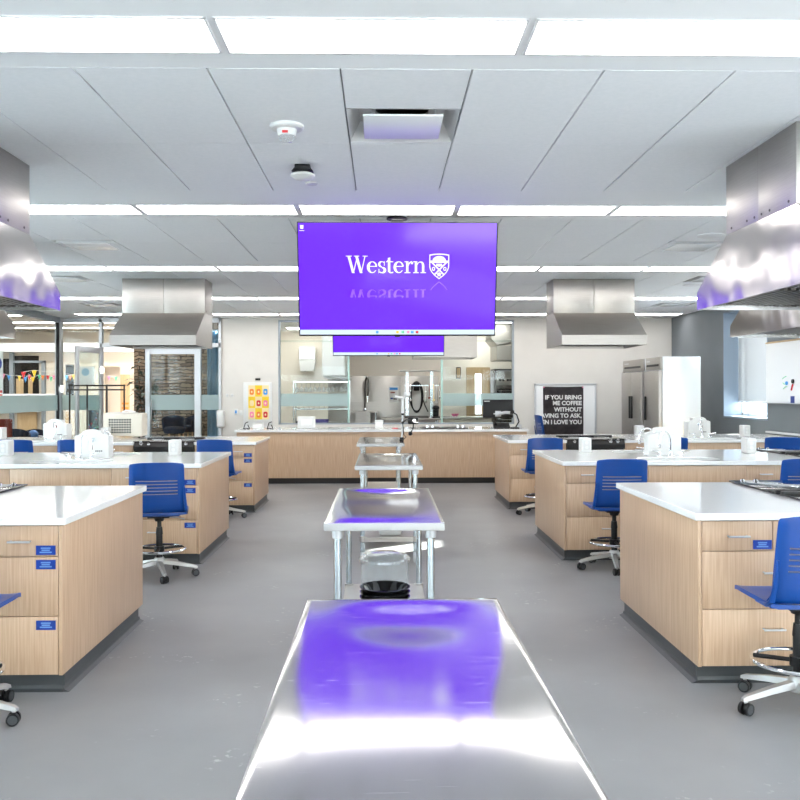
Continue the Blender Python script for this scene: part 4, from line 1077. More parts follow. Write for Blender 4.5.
for x in (-.31,-.22,.22,.31):
    mb = MB(); mb.cyl((x,-.20,.016),(x,-.20,.055),.03,.026); mb.build('knob', M['chrome'], t)
def counter_box(u0, u1, v0, v1, Y, name, lab, cat):
    x0, x1 = atx(u0,Y), atx(u1,Y); z1 = atz(v0,Y); w = x1-x0; h = z1-CT1
    t = thing(name, lab, cat, ((x0+x1)/2, Y+.05, CT1+.0005))
    mb = MB(); mb.box(-w/2,w/2,-.05,.05,0,h,.012,3); mb.build('housing', M['white_plastic'], t)
    mb = MB(); mb.box(-w*.3,w*.3,-.0515,-.0495,h*.25,h*.75,.003); mb.build('face_plate', M['white_matte'], t)
    return t
counter_box(297.5,315,416.3,428,15.4,'napkin_box','wide white box on the demonstration counter, before the glass rack','box')
counter_box(375,383,420.2,428,15.4,'outlet_box','small white box on the demonstration counter, left of the camera arm','box')
mb = MB(); mb.box(-.045,.045,-.03,.03,0,.012,.003); o = mb.build('sponge', M['red']); o.location = (atx(395,15.2),15.2,CT1+.0005); tag(o, 'flat red sponge lying on the demonstration counter', 'sponge')
# computer on the counter
t = thing('computer_monitor', 'black monitor seen from behind on the demonstration counter, silver arm', 'monitor', (atx(498,15.35),15.35,CT1))
mw = .265; mz0, mz1 = atz(418.2,15.3)-CT1, atz(399.8,15.3)-CT1
mb = MB(); mb.box(-mw,mw,.0,.03,mz0,mz1,.006); mb.build('housing', M['black'], t)
mb = MB(); mb.box(-mw+.02,-mw+.12,-.001,.0005,mz1-.035,mz1-.02); mb.build('badge', M['outlet'], t, smooth=0)
mb = MB(); mb.box(-.05,.05,-.03,.0,.20,.30,.006); mb.box(-.08,.08,-.012,.0,.24,.26); mb.build('mount_plate', M['alu'], t)
mb = MB(); mb.tube([(0,-.05,.25),(.12,-.06,.275),(.26,-.05,.265),(.30,-.02,.25)], .026, 10); mb.tube([(.30,-.02,.25),(.38,.0,.03)], .018, 10); mb.cyl((.38,0,.0),(.38,0,.06),.04); mb.build('arm', M['alu'], t)
t = thing('desk_phone', 'black desk phone and dock under the monitor', 'phone', (atx(501,15.2),15.15,CT1+.0005))
mb = MB(); mb.prism([(-.09,0),(.09,0),(.09,.10),(-.09,.03)],'x',-.14,.14,.006); mb.build('base', M['black'], t)
mb = MB(); mb.tube([(-.11,-.06,.07),(-.11,.0,.105),(-.11,.07,.11)], [.026,.018,.026], 10); mb.build('handset', M['black'], t)
t = thing('document_camera', 'dark round task camera beside the monitor on the counter', 'document camera', (atx(515.5,15.1),15.1,CT1+.0005))
mb = MB(); mb.lathe([(0,0),(.07,0),(.07,.015),(.03,.03),(0,.03)], seg=24); mb.build('base', M['black'], t)
mb = MB(); mb.tube([(.0,0,.02),(.06,0,.12),(.02,0,.24),(-.06,0,.29)], .012, 8); mb.build('arm', M['black'], t)
mb = MB(); mb.cyl((-.06,-.03,.29),(-.06,.03,.27),.035); mb.build('head', M['black'], t)
def clip_stand(x, lab):
    t = thing('cup_rack', lab, 'rack', (x, 15.3, CT1+.0005))
    mb = MB(); mb.tube([(-.05,0,.005),(-.02,0,.10),(.03,0,.12)], .008, 8); mb.tube([(.05,0,.005),(.02,.0,.07)], .008, 8); mb.box(-.06,.06,-.03,.03,0,.01,.002); mb.build('frame', M['black'], t)
    return t
clip_stand(atx(246.5,15.3), 'small black rack on the counter, below the left end of the orange poster')
clip_stand(atx(270,15.3), 'small black rack on the counter, below the right end of the orange poster')
mb = MB(); mb.box(-.09,.09,-.06,.06,0,.10,.006); o = mb.build('storage_box', M['white_plastic']); o.location = (atx(258,15.3),15.32,CT1+.0005); tag(o, 'white box between the two black racks on the counter', 'box')

# ================================================================== TOASTER OVEN, RACKS
xo, yo = (atx(104.5,12.35)+atx(147.5,12.35))/2, 12.3
t = thing('countertop_oven', 'cream countertop oven with vented back on the farthest left island', 'oven', (xo-.045, 12.48, CT1+.0005), .05)
hw = .27; H_ = .345
mb = MB(); mb.box(-hw,hw,-.17,.17,.02,H_,.018,3); mb.build('body', M['cream_plastic'], t)
mb = MB()
for i in range(9):
    for j in range(6): mb.box(-hw+.08+i*.035, -hw+.105+i*.035, -.1725, -.1695, .07+j*.035, .093+j*.035)
mb.build('vent_grid', M['rubber'], t, smooth=0)
mb = MB()
for i in range(4): mb.box(hw-.001,hw+.004,-.12+i*.06,-.09+i*.06,.06,.29)
mb.build('side_vent', M['cream_plastic'], t, smooth=0)
for sx in (-1,1):
    for sy in (-1,1):
        mb = MB(); mb.cyl((sx*.22,sy*.13,0),(sx*.22,sy*.13,.025),.015); mb.build('foot', M['black'], t)
mb = MB(); mb.box(-hw+.03,hw-.12,-.12,.12,H_,H_+.01,.004); mb.tube([(-.05,0,H_+.01),(0,0,H_+.035),(.08,0,H_+.03),(.14,0,H_+.012)], .012, 8); mb.build('top_tray', M['white_plastic'], t)
# black pipe rack near the glazing
t = thing('garment_rack', 'tall black pipe rack with two top rails before the glass corner', 'rack', (0, 16.2, 0))
mb = MB(); YR = 0
us = [69.6, 87.2, 106.8, 124.2]
for v in (385, 389.2): mb.tube([(atx(us[0],16.2)-.02,0,atz(v,16.2)),(atx(us[-1],16.2)+.02,0,atz(v,16.2))], .014, 8)
mb.build('rail', M['black_metal'], t)
for k, u_ in enumerate(us):
    mb = MB(); mb.tube([(atx(u_,16.2),0,.02),(atx(u_,16.2),0,atz(384,16.2))], .016, 8); mb.box(atx(u_,16.2)-.03,atx(u_,16.2)+.03,-.25,.25,0,.03); mb.build('post', M['black_metal'], t)
# ================================================================== WALL ITEMS
t = thing('poster', 'white framed poster of orange and yellow squares on the back wall', 'poster', (atx(258,YB), YB-.001, 0))
x0, x1 = atx(243.5,YB)-atx(258,YB), atx(272,YB)-atx(258,YB); z0, z1 = atz(428,YB), atz(382,YB)
mb = MB(); mb.box(x0,x1,-.022,0,z0,z1,.004); mb.build('frame', M['white_plastic'], t)
gx0, gx1 = atx(248.5,YB)-atx(258,YB), atx(269,YB)-atx(258,YB); gz0, gz1 = atz(419,YB), atz(385,YB)
cols = ['cream','yellow','cream','yellow','cream','yellow','cream','yellow','cream']; icons = ['orange','orange','sky_blue','cream','red','pink','pink','orange','red']
ms = [M['cream'], M['yellow'], M['orange'], M['sky_blue'], M['red'], M['pink']]; ix = {'cream':0,'yellow':1,'orange':2,'sky_blue':3,'red':4,'pink':5}
mb = MB(); cw, chh = (gx1-gx0)/3, (gz1-gz0)/3
for r_i in range(3):
    for c_i in range(3):
        k = r_i*3+c_i; mb.mi = ix[cols[k]]; xx, zz_ = gx0+c_i*cw, gz1-(r_i+1)*chh
        mb.box(xx,xx+cw,-.0235,-.022,zz_,zz_+chh)
        mb.mi = ix[icons[k]]; mb.prism(rrect(xx+cw/2, zz_+chh*.42, cw*.62, chh*.52, .03), 'y', -.0245,-.0235)
        mb.mi = 0; mb.prism(rrect(xx+cw/2, zz_+chh*.42, cw*.22, chh*.18, .015), 'y', -.0250,-.0245)
mb.build('print', ms, t, smooth=0)
mb = MB(); mb.box(-.05,.05,-.03,0,atz(380.2,YB),atz(378,YB),.004); mb.build('hanger', M['black'], t)
def wall_plate(u, v, w, h, lab, cat, m='outlet'):
    x, z = at(u, v, YB); mb = MB(); mb.box(-w/2,w/2,-.012,-.0005,-h/2,h/2,.003); t = thing('wall_plate', lab, cat, (x, YB, z), 0, 'small plates on the back wall')
    mb.build('plate', M['white_plastic'], t); mb = MB(); mb.box(-w/4,w/4,-.016,-.012,-h/4,h/4,.002); mb.build('button', M[m], t)
wall_plate(227.3,395,.05,.06,'small switch plate on the back wall, left of the orange poster','switch')
wall_plate(232.2,395,.05,.06,'second small switch plate on the back wall, nearer the orange poster','switch')
wall_plate(236,411.5,.07,.12,'outlet plate with blue tab on the back wall','outlet','sky_blue')
wall_plate(241,412.5,.06,.10,'plain outlet plate on the back wall beside the poster frame','outlet','white_plastic')
t = thing('soap_dispenser', 'white rounded soap dispenser on the end of the back wall', 'dispenser', (atx(222,YB)+.02, YB-.001, 0))
x0, x1 = atx(216.8,YB-.05)-t.location.x, atx(224.5,YB-.05)-t.location.x; mb = MB(); mb.box(x0,x1,-.12,0,atz(427,YB),atz(409.5,YB),.04,4); mb.build('housing', M['white_plastic'], t)
mb = MB(); mb.box(x0+.02,x1-.02,-.125,-.11,atz(427,YB)+.03,atz(427,YB)+.06,.005); mb.build('push_bar', M['outlet'], t)
# letter poster on a framed board
t = thing('poster_board', 'framed white board with a dark letter poster on the right back wall', 'poster', (atx(565,YB), YB-.001, 0)); cx = atx(565,YB)
bx0, bx1 = atx(534.3,YB)-cx, atx(596,YB)-cx; z0, z1 = .55, atz(383.8,YB)
mb = MB(); mb.box(bx0+.02,bx1-.02,-.02,0,z0+.02,z1-.02); mb.build('board', M['white_enamel'], t, smooth=0)
mb = MB()
for (a,b,c,d_) in ((bx0,bx0+.035,z0,z1),(bx1-.035,bx1,z0,z1),(bx0,bx1,z1-.035,z1),(bx0,bx1,z0,z0+.035)): mb.box(a,b,-.035,0,c,d_,.004)
mb.build('frame', M['alu'], t)
px0, px1 = atx(542.8,YB)-cx, atx(583,YB)-cx
mb = MB(); NN = 20; gg = []
for j in range(NN+1):
    zz_ = .62 + (atz(386.8,YB)-.62)*j/NN
    gg.append([mb.bm.verts.new((px0+(px1-px0)*i/NN, -.026-.003*math.sin(i*.9+j*.5)-.003*math.sin(j*1.3), zz_-.008*math.sin(PI*i/NN)*(j==NN))) for i in range(NN+1)])
for j in range(NN):
    for i in range(NN): mb.bm.faces.new((gg[j][i],gg[j][i+1],gg[j+1][i+1],gg[j+1][i]))
bmesh.ops.solidify(mb.bm, geom=mb.bm.faces[:], thickness=.003)
pf = mb.build('poster_sheet', M['charcoal'], t)
mb = MB()
for xx in (px0+.015, px1-.015): mb.cyl((xx,-.03,atz(387.6,YB)),(xx,-.045,atz(387.6,YB)),.012,seg=12)
mb.build('pin', M['pink'], pf)
def text_line(s, right, z, h, parent, m):
    cu = bpy.data.curves.new('lettering', 'FONT'); cu.body = s; cu.align_x = 'RIGHT'; cu.size = h*1.38; cu.offset = .004; cu.extrude = .0015; cu.resolution_u = 3
    cu.materials.append(m); o = bpy.data.objects.new('lettering', cu); COL.objects.link(o); bpy.context.view_layer.update()
    me = bpy.data.meshes.new_from_object(o.evaluated_get(bpy.context.evaluated_depsgraph_get())); bpy.data.objects.remove(o)
    o = bpy.data.objects.new('lettering', me); COL.objects.link(o); o.parent = parent
    o.rotation_euler = (PI/2,0,0); o.location = (right, -.036, z); return o
for s_, v in (('IF YOU BRING',399.6),('ME COFFEE',405.4),('WITHOUT',411.8),('HAVING TO ASK,',418.0),('THEN I LOVE YOU',424.4)):
    text_line(s_, atx(581.3,YB)-cx, atz(v,YB), .085, pf, M['white_matte'])
# ================================================================== FRIDGES
def fridge(y0, y1, doors, lab):
    X0 = 4.36; X1 = 5.03; ZT = 2.105
    t = thing('reach_in_refrigerator', lab, 'refrigerator', (X0, y0, 0), 0, 'stainless refrigerators')
    W_ = y1-y0
    mb = MB(); mb.box(.065, X1-X0, 0, W_, .14, ZT, .004); mb.build('body', M['fridge_side'], t)
    mb = MB(); mb.box(.03,.0645,.0,W_,1.90,ZT-.002,.003); hd = mb.build('header_panel', M['steel'], t)
    mb = MB(); mb.box(.026,.031,W_*.12,W_*.92,1.955,1.99); mb.build('vent_slot', M['black'], hd, smooth=0)
    mb = MB(); mb.box(.028,.0305,W_*.70,W_*.92,2.03,2.055); mb.build('badge', M['outlet'], hd, smooth=0)
    dw = W_/doors
    for k in range(doors):
        mb = MB(); mb.box(0,.063,k*dw+.004,(k+1)*dw-.004,.17,1.885,.008); d = mb.build('door', M['steel'], t)
        hy = ((k+1)*dw-.06 if (k == 0 and doors == 2) else k*dw+.06) if doors == 2 else (dw-.10)
        mb = MB(); mb.box(-.022,.001,hy-.035,hy+.035,1.08,1.47,.006); mb.build('handle', M['black'], d)
    for xx in (.12, X1-X0-.06):
        for yy in (.07, W_-.07):
            mb = MB(); mb.cyl((xx,yy-.02,.05),(xx,yy+.02,.05),.05); mb.box(xx-.03,xx+.03,yy-.03,yy+.03,.09,.14); mb.build('caster', M['black'], t)
    return t
fridge(13.72, 14.50, 1, 'single door stainless refrigerator, bright side towards the camera')
fridge(14.64, 15.87, 2, 'double door stainless refrigerator behind the single door one')
# ================================================================== BLIND, WHITEBOARD
mblind = glass('blind_fabric', (.9,.95,1), 0, .5, .98, (.86,.88,.90), (.13,.135,.14))
t = thing('roller_blind', 'white roller blind lowered over the right window', 'blind', (XR+T-.13, (WY0+WY1)/2, 0)); hl = (WY1-WY0)/2-.02
ZBL = 1.385
mb = MB(); mb.box(-.006,.0,-hl,hl,ZBL,2.82); mb.build('fabric', mblind, t, smooth=0)
mb = MB(); mb.box(-.015,.008,-hl,hl,ZBL-.02,ZBL+.012,.004); mb.build('hem_bar', M['white_enamel'], t)
mb = MB(); mb.cyl((0,-hl,2.85),(0,hl,2.85),.035); mb.build('roller', M['alu'], t)
mb = MB(); mb.tube([(-.02,-hl+.05,2.8),(-.02,-hl+.05,1.5)], .004, 6); mb.box(-.03,-.01,-hl+.04,-hl+.06,1.5,1.6,.004); mb.build('chain', M['outlet'], t)
t = thing('whiteboard', 'white markerboard with marker scribbles on the grey right wall', 'whiteboard', (XR-.002, 12.05, 0)); 
zb0, zb1 = 1.385, 2.27
mb = MB(); mb.box(-.018,0,-1.15,1.15,zb0,zb1); mb.build('board', M['white_enamel'], t, smooth=0)
mb = MB(); mb.box(-.026,0,-1.16,1.16,zb1,zb1+.025,.003); mb.build('top_rail', M['tan_wood'], t)
mb = MB(); mb.box(-.07,0,-1.16,1.16,zb0-.012,zb0,.003); mb.build('tray', M['alu'], t)
mb = MB()
yw = lambda u: 5.84/((u-400)/FPX + YAW)
def wz(u, v): return EYE + (HORIZON-v)*yw(u)/FPX
for (u0,v0,u1,v1,u2,v2) in ((786,379.5,788.5,377.5,790,377),(786.5,383.5,788,385,789.5,384),(787,389.5,789,387.5,791,387.5)):
    mb.tube([(-.019, yw(u_)-12.05, wz(u_,v_)) for u_,v_ in ((u0,v0),(u1,v1),(u2,v2))], .006, 6)
mb.build('marker_drawing', M['green'], t)
for (u_,v_,m_,r_,lab) in ((790.6,384,'sky_blue',.03,'blue'),(796.8,382,'black',.034,'black')):
    mb = MB(); p = (-.018, yw(u_)-12.05, wz(u_,v_)); mb.cyl(p, (-.035,p[1],p[2]), r_, r_*.85, 18); o = mb.build('magnet', M[m_]); o.location = t.location; tag(o, 'round %s magnet on the whiteboard' % lab, 'magnet', 'round board magnets')
mb = MB(); p = (yw(796.3), wz(796.3, 400.5)); mb.box(-.021,-.0185,p[0]-12.05-.06,p[0]-12.05+.06,p[1]-.05,p[1]+.05); o = mb.build('sticker', M['blue_label']); o.location = t.location; tag(o, 'blue square sticker low on the whiteboard', 'sticker')
mb = MB(); mb.tube([(-.026, yw(795.5)-12.05, wz(795.5,391)), (-.026, yw(797)-12.05, wz(797,385))], .011, 8); o = mb.build('marker', M['red']); o.location = t.location; tag(o, 'red marker clipped to the whiteboard', 'marker')

#PART2
# ================================================================== PREP KITCHEN BEHIND THE PASS WINDOW
PY = 21.6; PX0, PX1 = -2.75, 3.75
mb = MB(); mb.box(PX0-.1, PX1+.1, PY, PY+.1, 0, 3.2); struct('wall_north', mb, M['kitchen_wall'], smooth=0)
mb = MB(); mb.box(PX0-.1, PX0, YB+.16, PY, 0, 3.2); struct('wall_west', mb, M['wall_white'], smooth=0)
mb = MB(); mb.box(PX1, PX1+.1, YB+.16, PY, 0, 3.2); struct('wall_east', mb, M['wall_white'], smooth=0)
mb = MB(); mb.box(PX0, PX1, YB+.16, PY, 3.06, 3.1); struct('ceiling_kitchen', mb, M['white_matte'], smooth=0)
first = None
for i, (u, v, Y, lab) in enumerate(((315,336.5,None,'square lit ceiling panel in the kitchen behind the pass window, left'),(300,0,20.6,'lit ceiling panel at the back left of the kitchen behind the pass window'),(480,0,20.95,'lit ceiling panel at the back right of the kitchen behind the pass window'),(500,0,18.6,'lit ceiling panel at the front right of the kitchen behind the pass window'),(400,0,19.2,'lit ceiling panel in the middle of the kitchen behind the pass window'))):
    Y = Y or 873.35*1.5/(391.5-336.5)/1.0 - 4.6
    t = thing('kitchen_light', lab, 'ceiling light', (atx(u, Y), Y, 3.0595), 0, 'kitchen ceiling panels')
    mb = MB(); mb.box(-.32,.32,-.32,.32,-.012,0); mb.build('light_frame', M['lightframe'], t, smooth=0)
    mb = MB(); mb.box(-.29,.29,-.29,.29,-.016,-.0121); mb.build('diffuser', M['kitchen_light'], t, smooth=0)
def P(u, v, Y): return at(u, v, Y)
t = thing('steel_backsplash', 'tall stainless wall sheet at the back of the kitchen', 'wall panel', (0, PY-.001, 0))
x0, x1 = atx(328,PY), atx(438,PY); mb = MB()
for i in range(3): mb.box(x0+(x1-x0)*i/3+.002, x0+(x1-x0)*(i+1)/3-.002, -.012, 0, 0, atz(376,PY), .003)
mb.build('sheet', M['steel'], t)
# wall notice
x, z = P(393.7,394,PY-.02); t = thing('wall_notice', 'white notice with a blue heading on the stainless kitchen wall', 'sign', (x, PY-.014, z))
mb = MB(); mb.box(-.12,.12,-.004,0,-.2,.2); mb.build('sheet', M['white_plastic'], t, smooth=0)
mb = MB(); mb.mi = 0; mb.box(-.10,.10,-.0055,-.004,.10,.16); mb.mi = 1; mb.box(-.08,.03,-.0055,-.004,.02,.05); mb.mi = 2; mb.box(-.08,-.02,-.0055,-.004,-.13,-.09); mb.mi = 3; mb.box(-.01,.08,-.0055,-.004,-.14,-.09); mb.build('print', [M['sky_blue'],M['rust'],M['blue_label'],M['silver_print']], t, smooth=0)
# sink bench with pre-rinse sprayer
Y = 20.9; x0, x1 = atx(346,Y), atx(377.5,Y); zs = atz(411.5,Y)
t = thing('sink_bench', 'stainless sink bench under the spray hose in the kitchen', 'sink', ((x0+x1)/2, Y, 0)); h = (x1-x0)/2
mb = MB(); mb.holed(rrect(0,.3,2*h,.7,.02,2), [rrect(.02,.28,.36,.36,.05,4)], zs-.03, zs); mb.box(-h,h,.62,.65,zs,zs+.22); mb.build('bench_top', M['steel'], t, smooth=0)
mb = MB(); mb.box(-.17,.21,.10,.46,zs-.30,zs-.28); mb.box(-.17,-.16,.1,.46,zs-.3,zs-.03); mb.box(.20,.21,.1,.46,zs-.3,zs-.03); mb.box(-.17,.21,.1,.11,zs-.3,zs-.03); mb.box(-.17,.21,.45,.46,zs-.3,zs-.03); mb.build('basin', M['steel'], t, smooth=0)
for sx in (-1,1):
    for yy in (.0,.6):
        mb = MB(); mb.cyl((sx*(h-.04),yy,0),(sx*(h-.04),yy,zs-.03),.02); mb.build('leg', M['galv'], t)
t2 = thing('spray_hose', 'hanging pre-rinse spray hose over the kitchen sink bench', 'faucet', (atx(366,Y), Y+.5, zs+.0005))
mb = MB(); mb.tube([(-.03,0,.0),(-.03,0,.55),(-.02,0,.75),(.02,-.05,.83),(.05,-.1,.76),(.05,-.11,.5),(.03,-.11,.36)], .022, 10); mb.build('hose', M['steel_dark'], t2)
mb = MB(); mb.cyl((.03,-.11,.36),(.03,-.12,.22),.03,.022); mb.box(-.06,.0,-.03,.03,-.0,.08,.01); mb.build('spray_head', M['chrome'], t2)
# overshelf table
Y = 20.2; x0, x1 = atx(380,Y), atx(441.5,Y); zt = atz(418.5,Y); h = (x1-x0)/2
t = thing('prep_table', 'stainless prep table with a high overshelf in the kitchen', 'work table', ((x0+x1)/2, Y, 0))
mb = MB(); mb.box(-h,h,-.0,.8,zt-.04,zt,.004); mb.build('table_top', M['steel'], t)
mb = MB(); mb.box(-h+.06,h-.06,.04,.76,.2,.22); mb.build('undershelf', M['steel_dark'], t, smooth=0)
for sx in (-1,1):
    for yy in (.06,.74):
        mb = MB(); mb.cyl((sx*(h-.08),yy,0),(sx*(h-.08),yy,zt-.04),.022); mb.build('leg', M['galv'], t)
cx = t.location.x; zo = atz(370,Y)
mb = MB(); mb.box(atx(400,Y)-cx,atx(441,Y)-cx,.2,.55,zo-.03,zo,.004); mb.build('overshelf', M['steel'], t)
for u in (407.5,432.5):
    mb = MB(); mb.box(atx(u,Y)-cx-.035,atx(u,Y)-cx+.035,.35,.40,zt,zo-.03); mb.build('shelf_post', M['galv'], t, smooth=0)
mb = MB(); mb.box(atx(404,Y)-cx,atx(441,Y)-cx,.33,.35,atz(386,Y),atz(386,Y)+.02); mb.build('hook_rail', M['galv'], t, smooth=0)
# hanging utensils
uts = [(404.8,'white enamel ladle hanging left of the kitchen post','white_plastic'),(411,'steel ladle hanging right of the kitchen post','chrome'),(426.5,'steel skimmer hanging left of the right kitchen post','chrome'),(430,'copper brown spoon hanging by the right kitchen post','rust'),(434.5,'pale spatula hanging right of the kitchen post','cream'),(437.5,'white strainer hanging right of the kitchen post','white_plastic'),(440.5,'rightmost hanging steel spoon over the prep table','chrome')]
for k, (u, lab, m) in enumerate(uts):
    x = atx(u, Y); z0 = atz(385.5, Y); t = thing('hanging_utensil', lab, 'utensil', (x, Y+.31, z0), 0, 'utensils hung from the kitchen rail')
    Lh = .28+.05*(k % 3)
    mb = MB(); mb.tube([(0,.02,.02),(0,0,.03),(0,-.02,.0),(0,-.02,-Lh)], .009, 8); mb.build('handle', M[m], t)
    mb = MB(); mb.lathe([(0,0),(.024,.01),(.031,.05),(.028,.05),(.02,.016),(0,.008)], (0,-.03,-Lh-.04), 16); mb.build('scoop', M[m], t)
t = thing('hose_reel', 'dark hose loops on a black holder behind the prep table', 'hose', (atx(416.5,21.4), 21.40, 0)); 
mb = MB()
for (rx, dz, ph) in ((.16,.0,0),(.13,-.03,.2)):
    c = atz(396.5,Y+1.1); mb.tube([(rx*math.sin(a), -.02*ph, c+dz+.36*math.cos(a)) for a in [2*PI*i/28 for i in range(28)]], .016, 8, True)
mb.tube([(-.16,0,atz(397,21.3)),(-.2,-.02,atz(404,21.3)),(-.28,-.05,atz(411,21.3))], .014, 8); mb.tube([(.14,0,atz(397,21.3)),(.2,-.02,atz(405,21.3)),(.28,-.03,atz(412,21.3))], .014, 8)
mb.build('hose_loop', M['black'], t)
mb = MB(); c = atz(386,21.3); mb.box(-.07,.07,-.08,.185,c-.12,c+.08,.02); mb.build('holder', M['black'], t)
t = thing('stand_mixer', 'dark small appliance at the right end of the prep table', 'appliance', (atx(436.5,Y), Y+.12, zt+.0005))
mb = MB(); mb.box(-.09,.09,0,.3,0,.04,.01); mb.box(-.07,.07,.16,.28,.04,.22,.02); mb.build('base', M['black'], t)
mb = MB(); mb.ball((0,.12,.24),.085,16,(1,1.5,.7)); mb.build('head', M['black'], t)
t = thing('griddle_tray', 'long dark tray lying on the prep table under the hose loops', 'tray', (atx(417,Y), Y+.3, zt+.0005))
mb = MB(); mb.box(-.28,.28,-.15,.15,0,.012); 
for (a,b,c,d) in ((-.28,.28,-.15,-.14),(-.28,.28,.14,.15),(-.28,-.27,-.15,.15),(.27,.28,-.15,.15)): mb.box(a,b,c,d,.012,.05)
mb.build('pan', M['steel_dark'], t, smooth=0)
# glass rack
Y = 18.7; xa_, xb_ = atx(293.5,Y), atx(349,Y); cx = (xa_+xb_)/2; h = (xb_-xa_)/2
t = thing('glassware_rack', 'steel shelf rack of hanging glasses behind the pass window', 'rack', (cx, Y, 0))
levs = [atz(427.5,Y), atz(409,Y), atz(381.8,Y)]
for sx in (-1,1):
    for yy in (0,.45):
        mb = MB(); mb.cyl((sx*h,yy,0),(sx*h,yy,levs[2]+.03),.016); mb.build('post', M['chrome'], t)
for z in levs+[.25]:
    mb = MB(); mb.box(-h,h,-.01,.01,z-.012,z+.012); mb.box(-h,h,.44,.46,z-.012,z+.012)
    for i in range(24): xx = -h+2*h*i/23; mb.cyl((xx,0,z),(xx,.45,z),.004,seg=6)
    mb.build('wire_shelf', M['chrome'], t, smooth=0)
gl = None
def wine_glass(loc, upside, lab, grp):
    global gl
    if gl is None:
        mb = MB(); mb.lathe([(0,0),(.036,.0),(.036,.003),(.006,.008),(.005,.08),(.02,.095),(.042,.13),(.045,.16),(.038,.20),(.036,.20),(.043,.16),(.040,.132),(.018,.10),(0,.094)], seg=18); gl = mb.build('wine_glass', M['acrylic']); o = gl
    else: o = gl.copy(); COL.objects.link(o)
    o.location = loc; o.rotation_euler = (PI if upside else 0, 0, 0); tag(o, lab, 'glass', grp); return o
for i in range(12):
    wine_glass((cx-h+.07+(2*h-.14)*i/11, Y+.10, levs[2]-.014), True, 'clear stemmed glass hanging from the rack top, %s from the left' % ORD[i], 'stemmed glasses hung from the rack')
for i in range(10):
    wine_glass((cx-h+.10+(2*h-.2)*i/9, Y+.12, levs[1]+.0125), False, 'clear stemmed glass standing on the middle rack shelf, %s from the left' % ORD[i], 'stemmed glasses on the middle shelf')
for i, (u, w, hh, m, lab) in enumerate(((301.5,.26,.12,'black','black bin on the lower rack shelf, leftmost'),(318,.42,.16,'purple_bin','purple bin on the lower shelf of the glass rack'),(335,.30,.11,'steel','steel bin on the lower rack shelf, right of the purple one'))):
    if m == 'purple_bin': M[m] = plain('purple_plastic', (.10,.08,.30), .5)
    mb = MB(); x = 0
    lv = [(rrect(0,0,w*.9,.30,.03,3),0),(rrect(0,0,w,.36,.04,3),hh),(rrect(0,0,w-.02,.34,.03,3),hh),(rrect(0,0,w*.9-.02,.28,.02,3),.01)]
    R_ = [[mb.bm.verts.new((a,b,z)) for a,b in L_] for L_,z in lv]
    for A_,B_ in zip(R_,R_[1:]):
        for q in range(len(A_)): mb.bm.faces.new((A_[q],A_[(q+1)%len(A_)],B_[(q+1)%len(A_)],B_[q]))
    mb.bm.faces.new(R_[0]); mb.bm.faces.new(R_[-1]); o = mb.build('storage_bin', M[m]); o.location = (atx(u,Y), Y+.22, levs[0]+.0125); tag(o, lab, 'bin', 'bins on the glass rack')
# hood box and wall unit on the kitchen's left
Y = 20.3; t = thing('exhaust_hood', 'rounded white and steel exhaust box hanging in the kitchen behind the pass window', 'hood', (atx(334,Y), Y, 0))
w = (atx(345,Y)-atx(322,Y))/2; mb = MB(); mb.box(-w,w,-.2,1.2,atz(376.5,Y),3.055,.05,4); mb.build('shell', M['white_enamel'], t)
mb = MB(); mb.box(-w+.05,w+.1,-.15,1.15,atz(376.5,Y)-.03,atz(376.5,Y)-.0005); mb.build('lip', M['steel'], t, smooth=0)
Y = 21.2; t = thing('wall_unit', 'pale grey wall unit with a slanted base in the kitchen, left', 'appliance', (atx(307,Y), Y, 0))
w = (atx(315,Y)-atx(299,Y))/2; mb = MB(); mb.box(-w,w,0,.39,atz(360,Y),atz(347,Y),.02); mb.build('upper_body', M['white_enamel'], t)
mb = MB(); mb.prism([(-w,atz(360.2,Y)),(w,atz(360.2,Y)),(w*.8,atz(371,Y)),(-w*.8,atz(371,Y))],'y',0,.35); mb.build('lower_body', M['outlet'], t, smooth=0)
# right part: door with lit strip, ovens, steel canopy
d = bpy.data.objects.new('door_2', None); COL.objects.link(d); d['kind'] = 'structure'; d.location = (atx(478,PY), PY-.002, 0)
w = (atx(490,PY)-atx(466.5,PY))/2; zt = atz(367.5,PY)
mb = MB(); mb.box(-w,-.075,-.05,0,.005,zt); mb.box(.075,w,-.05,0,.005,zt); mb.box(-.075,.075,-.05,0,.005,1.0); mb.box(-.075,.075,-.05,0,zt-.16,zt); mb.build('door_leaf', M['tan_wood'], d, smooth=0)
mb = MB(); mb.box(-.075,.075,-.03,-.02,1.0,zt-.16); mb.build('lit_vision_panel', M['sky_glow'], d, smooth=0)
mb = MB(); mb.tube([(w-.08,-.11,.98),(w-.20,-.11,.98)], .012, 8); mb.cyl((w-.08,-.11,.98),(w-.08,-.05,.98),.012); mb.build('lever_handle', M['chrome'], d)
t = thing('oven_tower', 'double black and steel oven tower at the right of the kitchen', 'oven', (atx(505,20.2), 20.2, 0))
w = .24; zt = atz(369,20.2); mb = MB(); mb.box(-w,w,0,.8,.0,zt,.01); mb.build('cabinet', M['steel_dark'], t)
for (z0, z1) in ((.3,.95),(1.05,1.62)):
    mb = MB(); mb.box(-w+.04,w-.04,-.03,-.0005,z0,z1,.01); dr = mb.build('oven_door', M['black_glass'], t); mb = MB(); mb.tube([(-w+.08,-.07,z1-.05),(w-.08,-.07,z1-.05)],.012,8); mb.cyl((-w+.1,-.07,z1-.05),(-w+.1,-.03,z1-.05),.008); mb.cyl((w-.1,-.07,z1-.05),(w-.1,-.03,z1-.05),.008); mb.build('handle', M['chrome'], dr)
mb = MB(); mb.box(-w+.04,w-.04,-.015,-.0005,1.70,zt-.04,.004); cp = mb.build('control_panel', M['steel'], t)
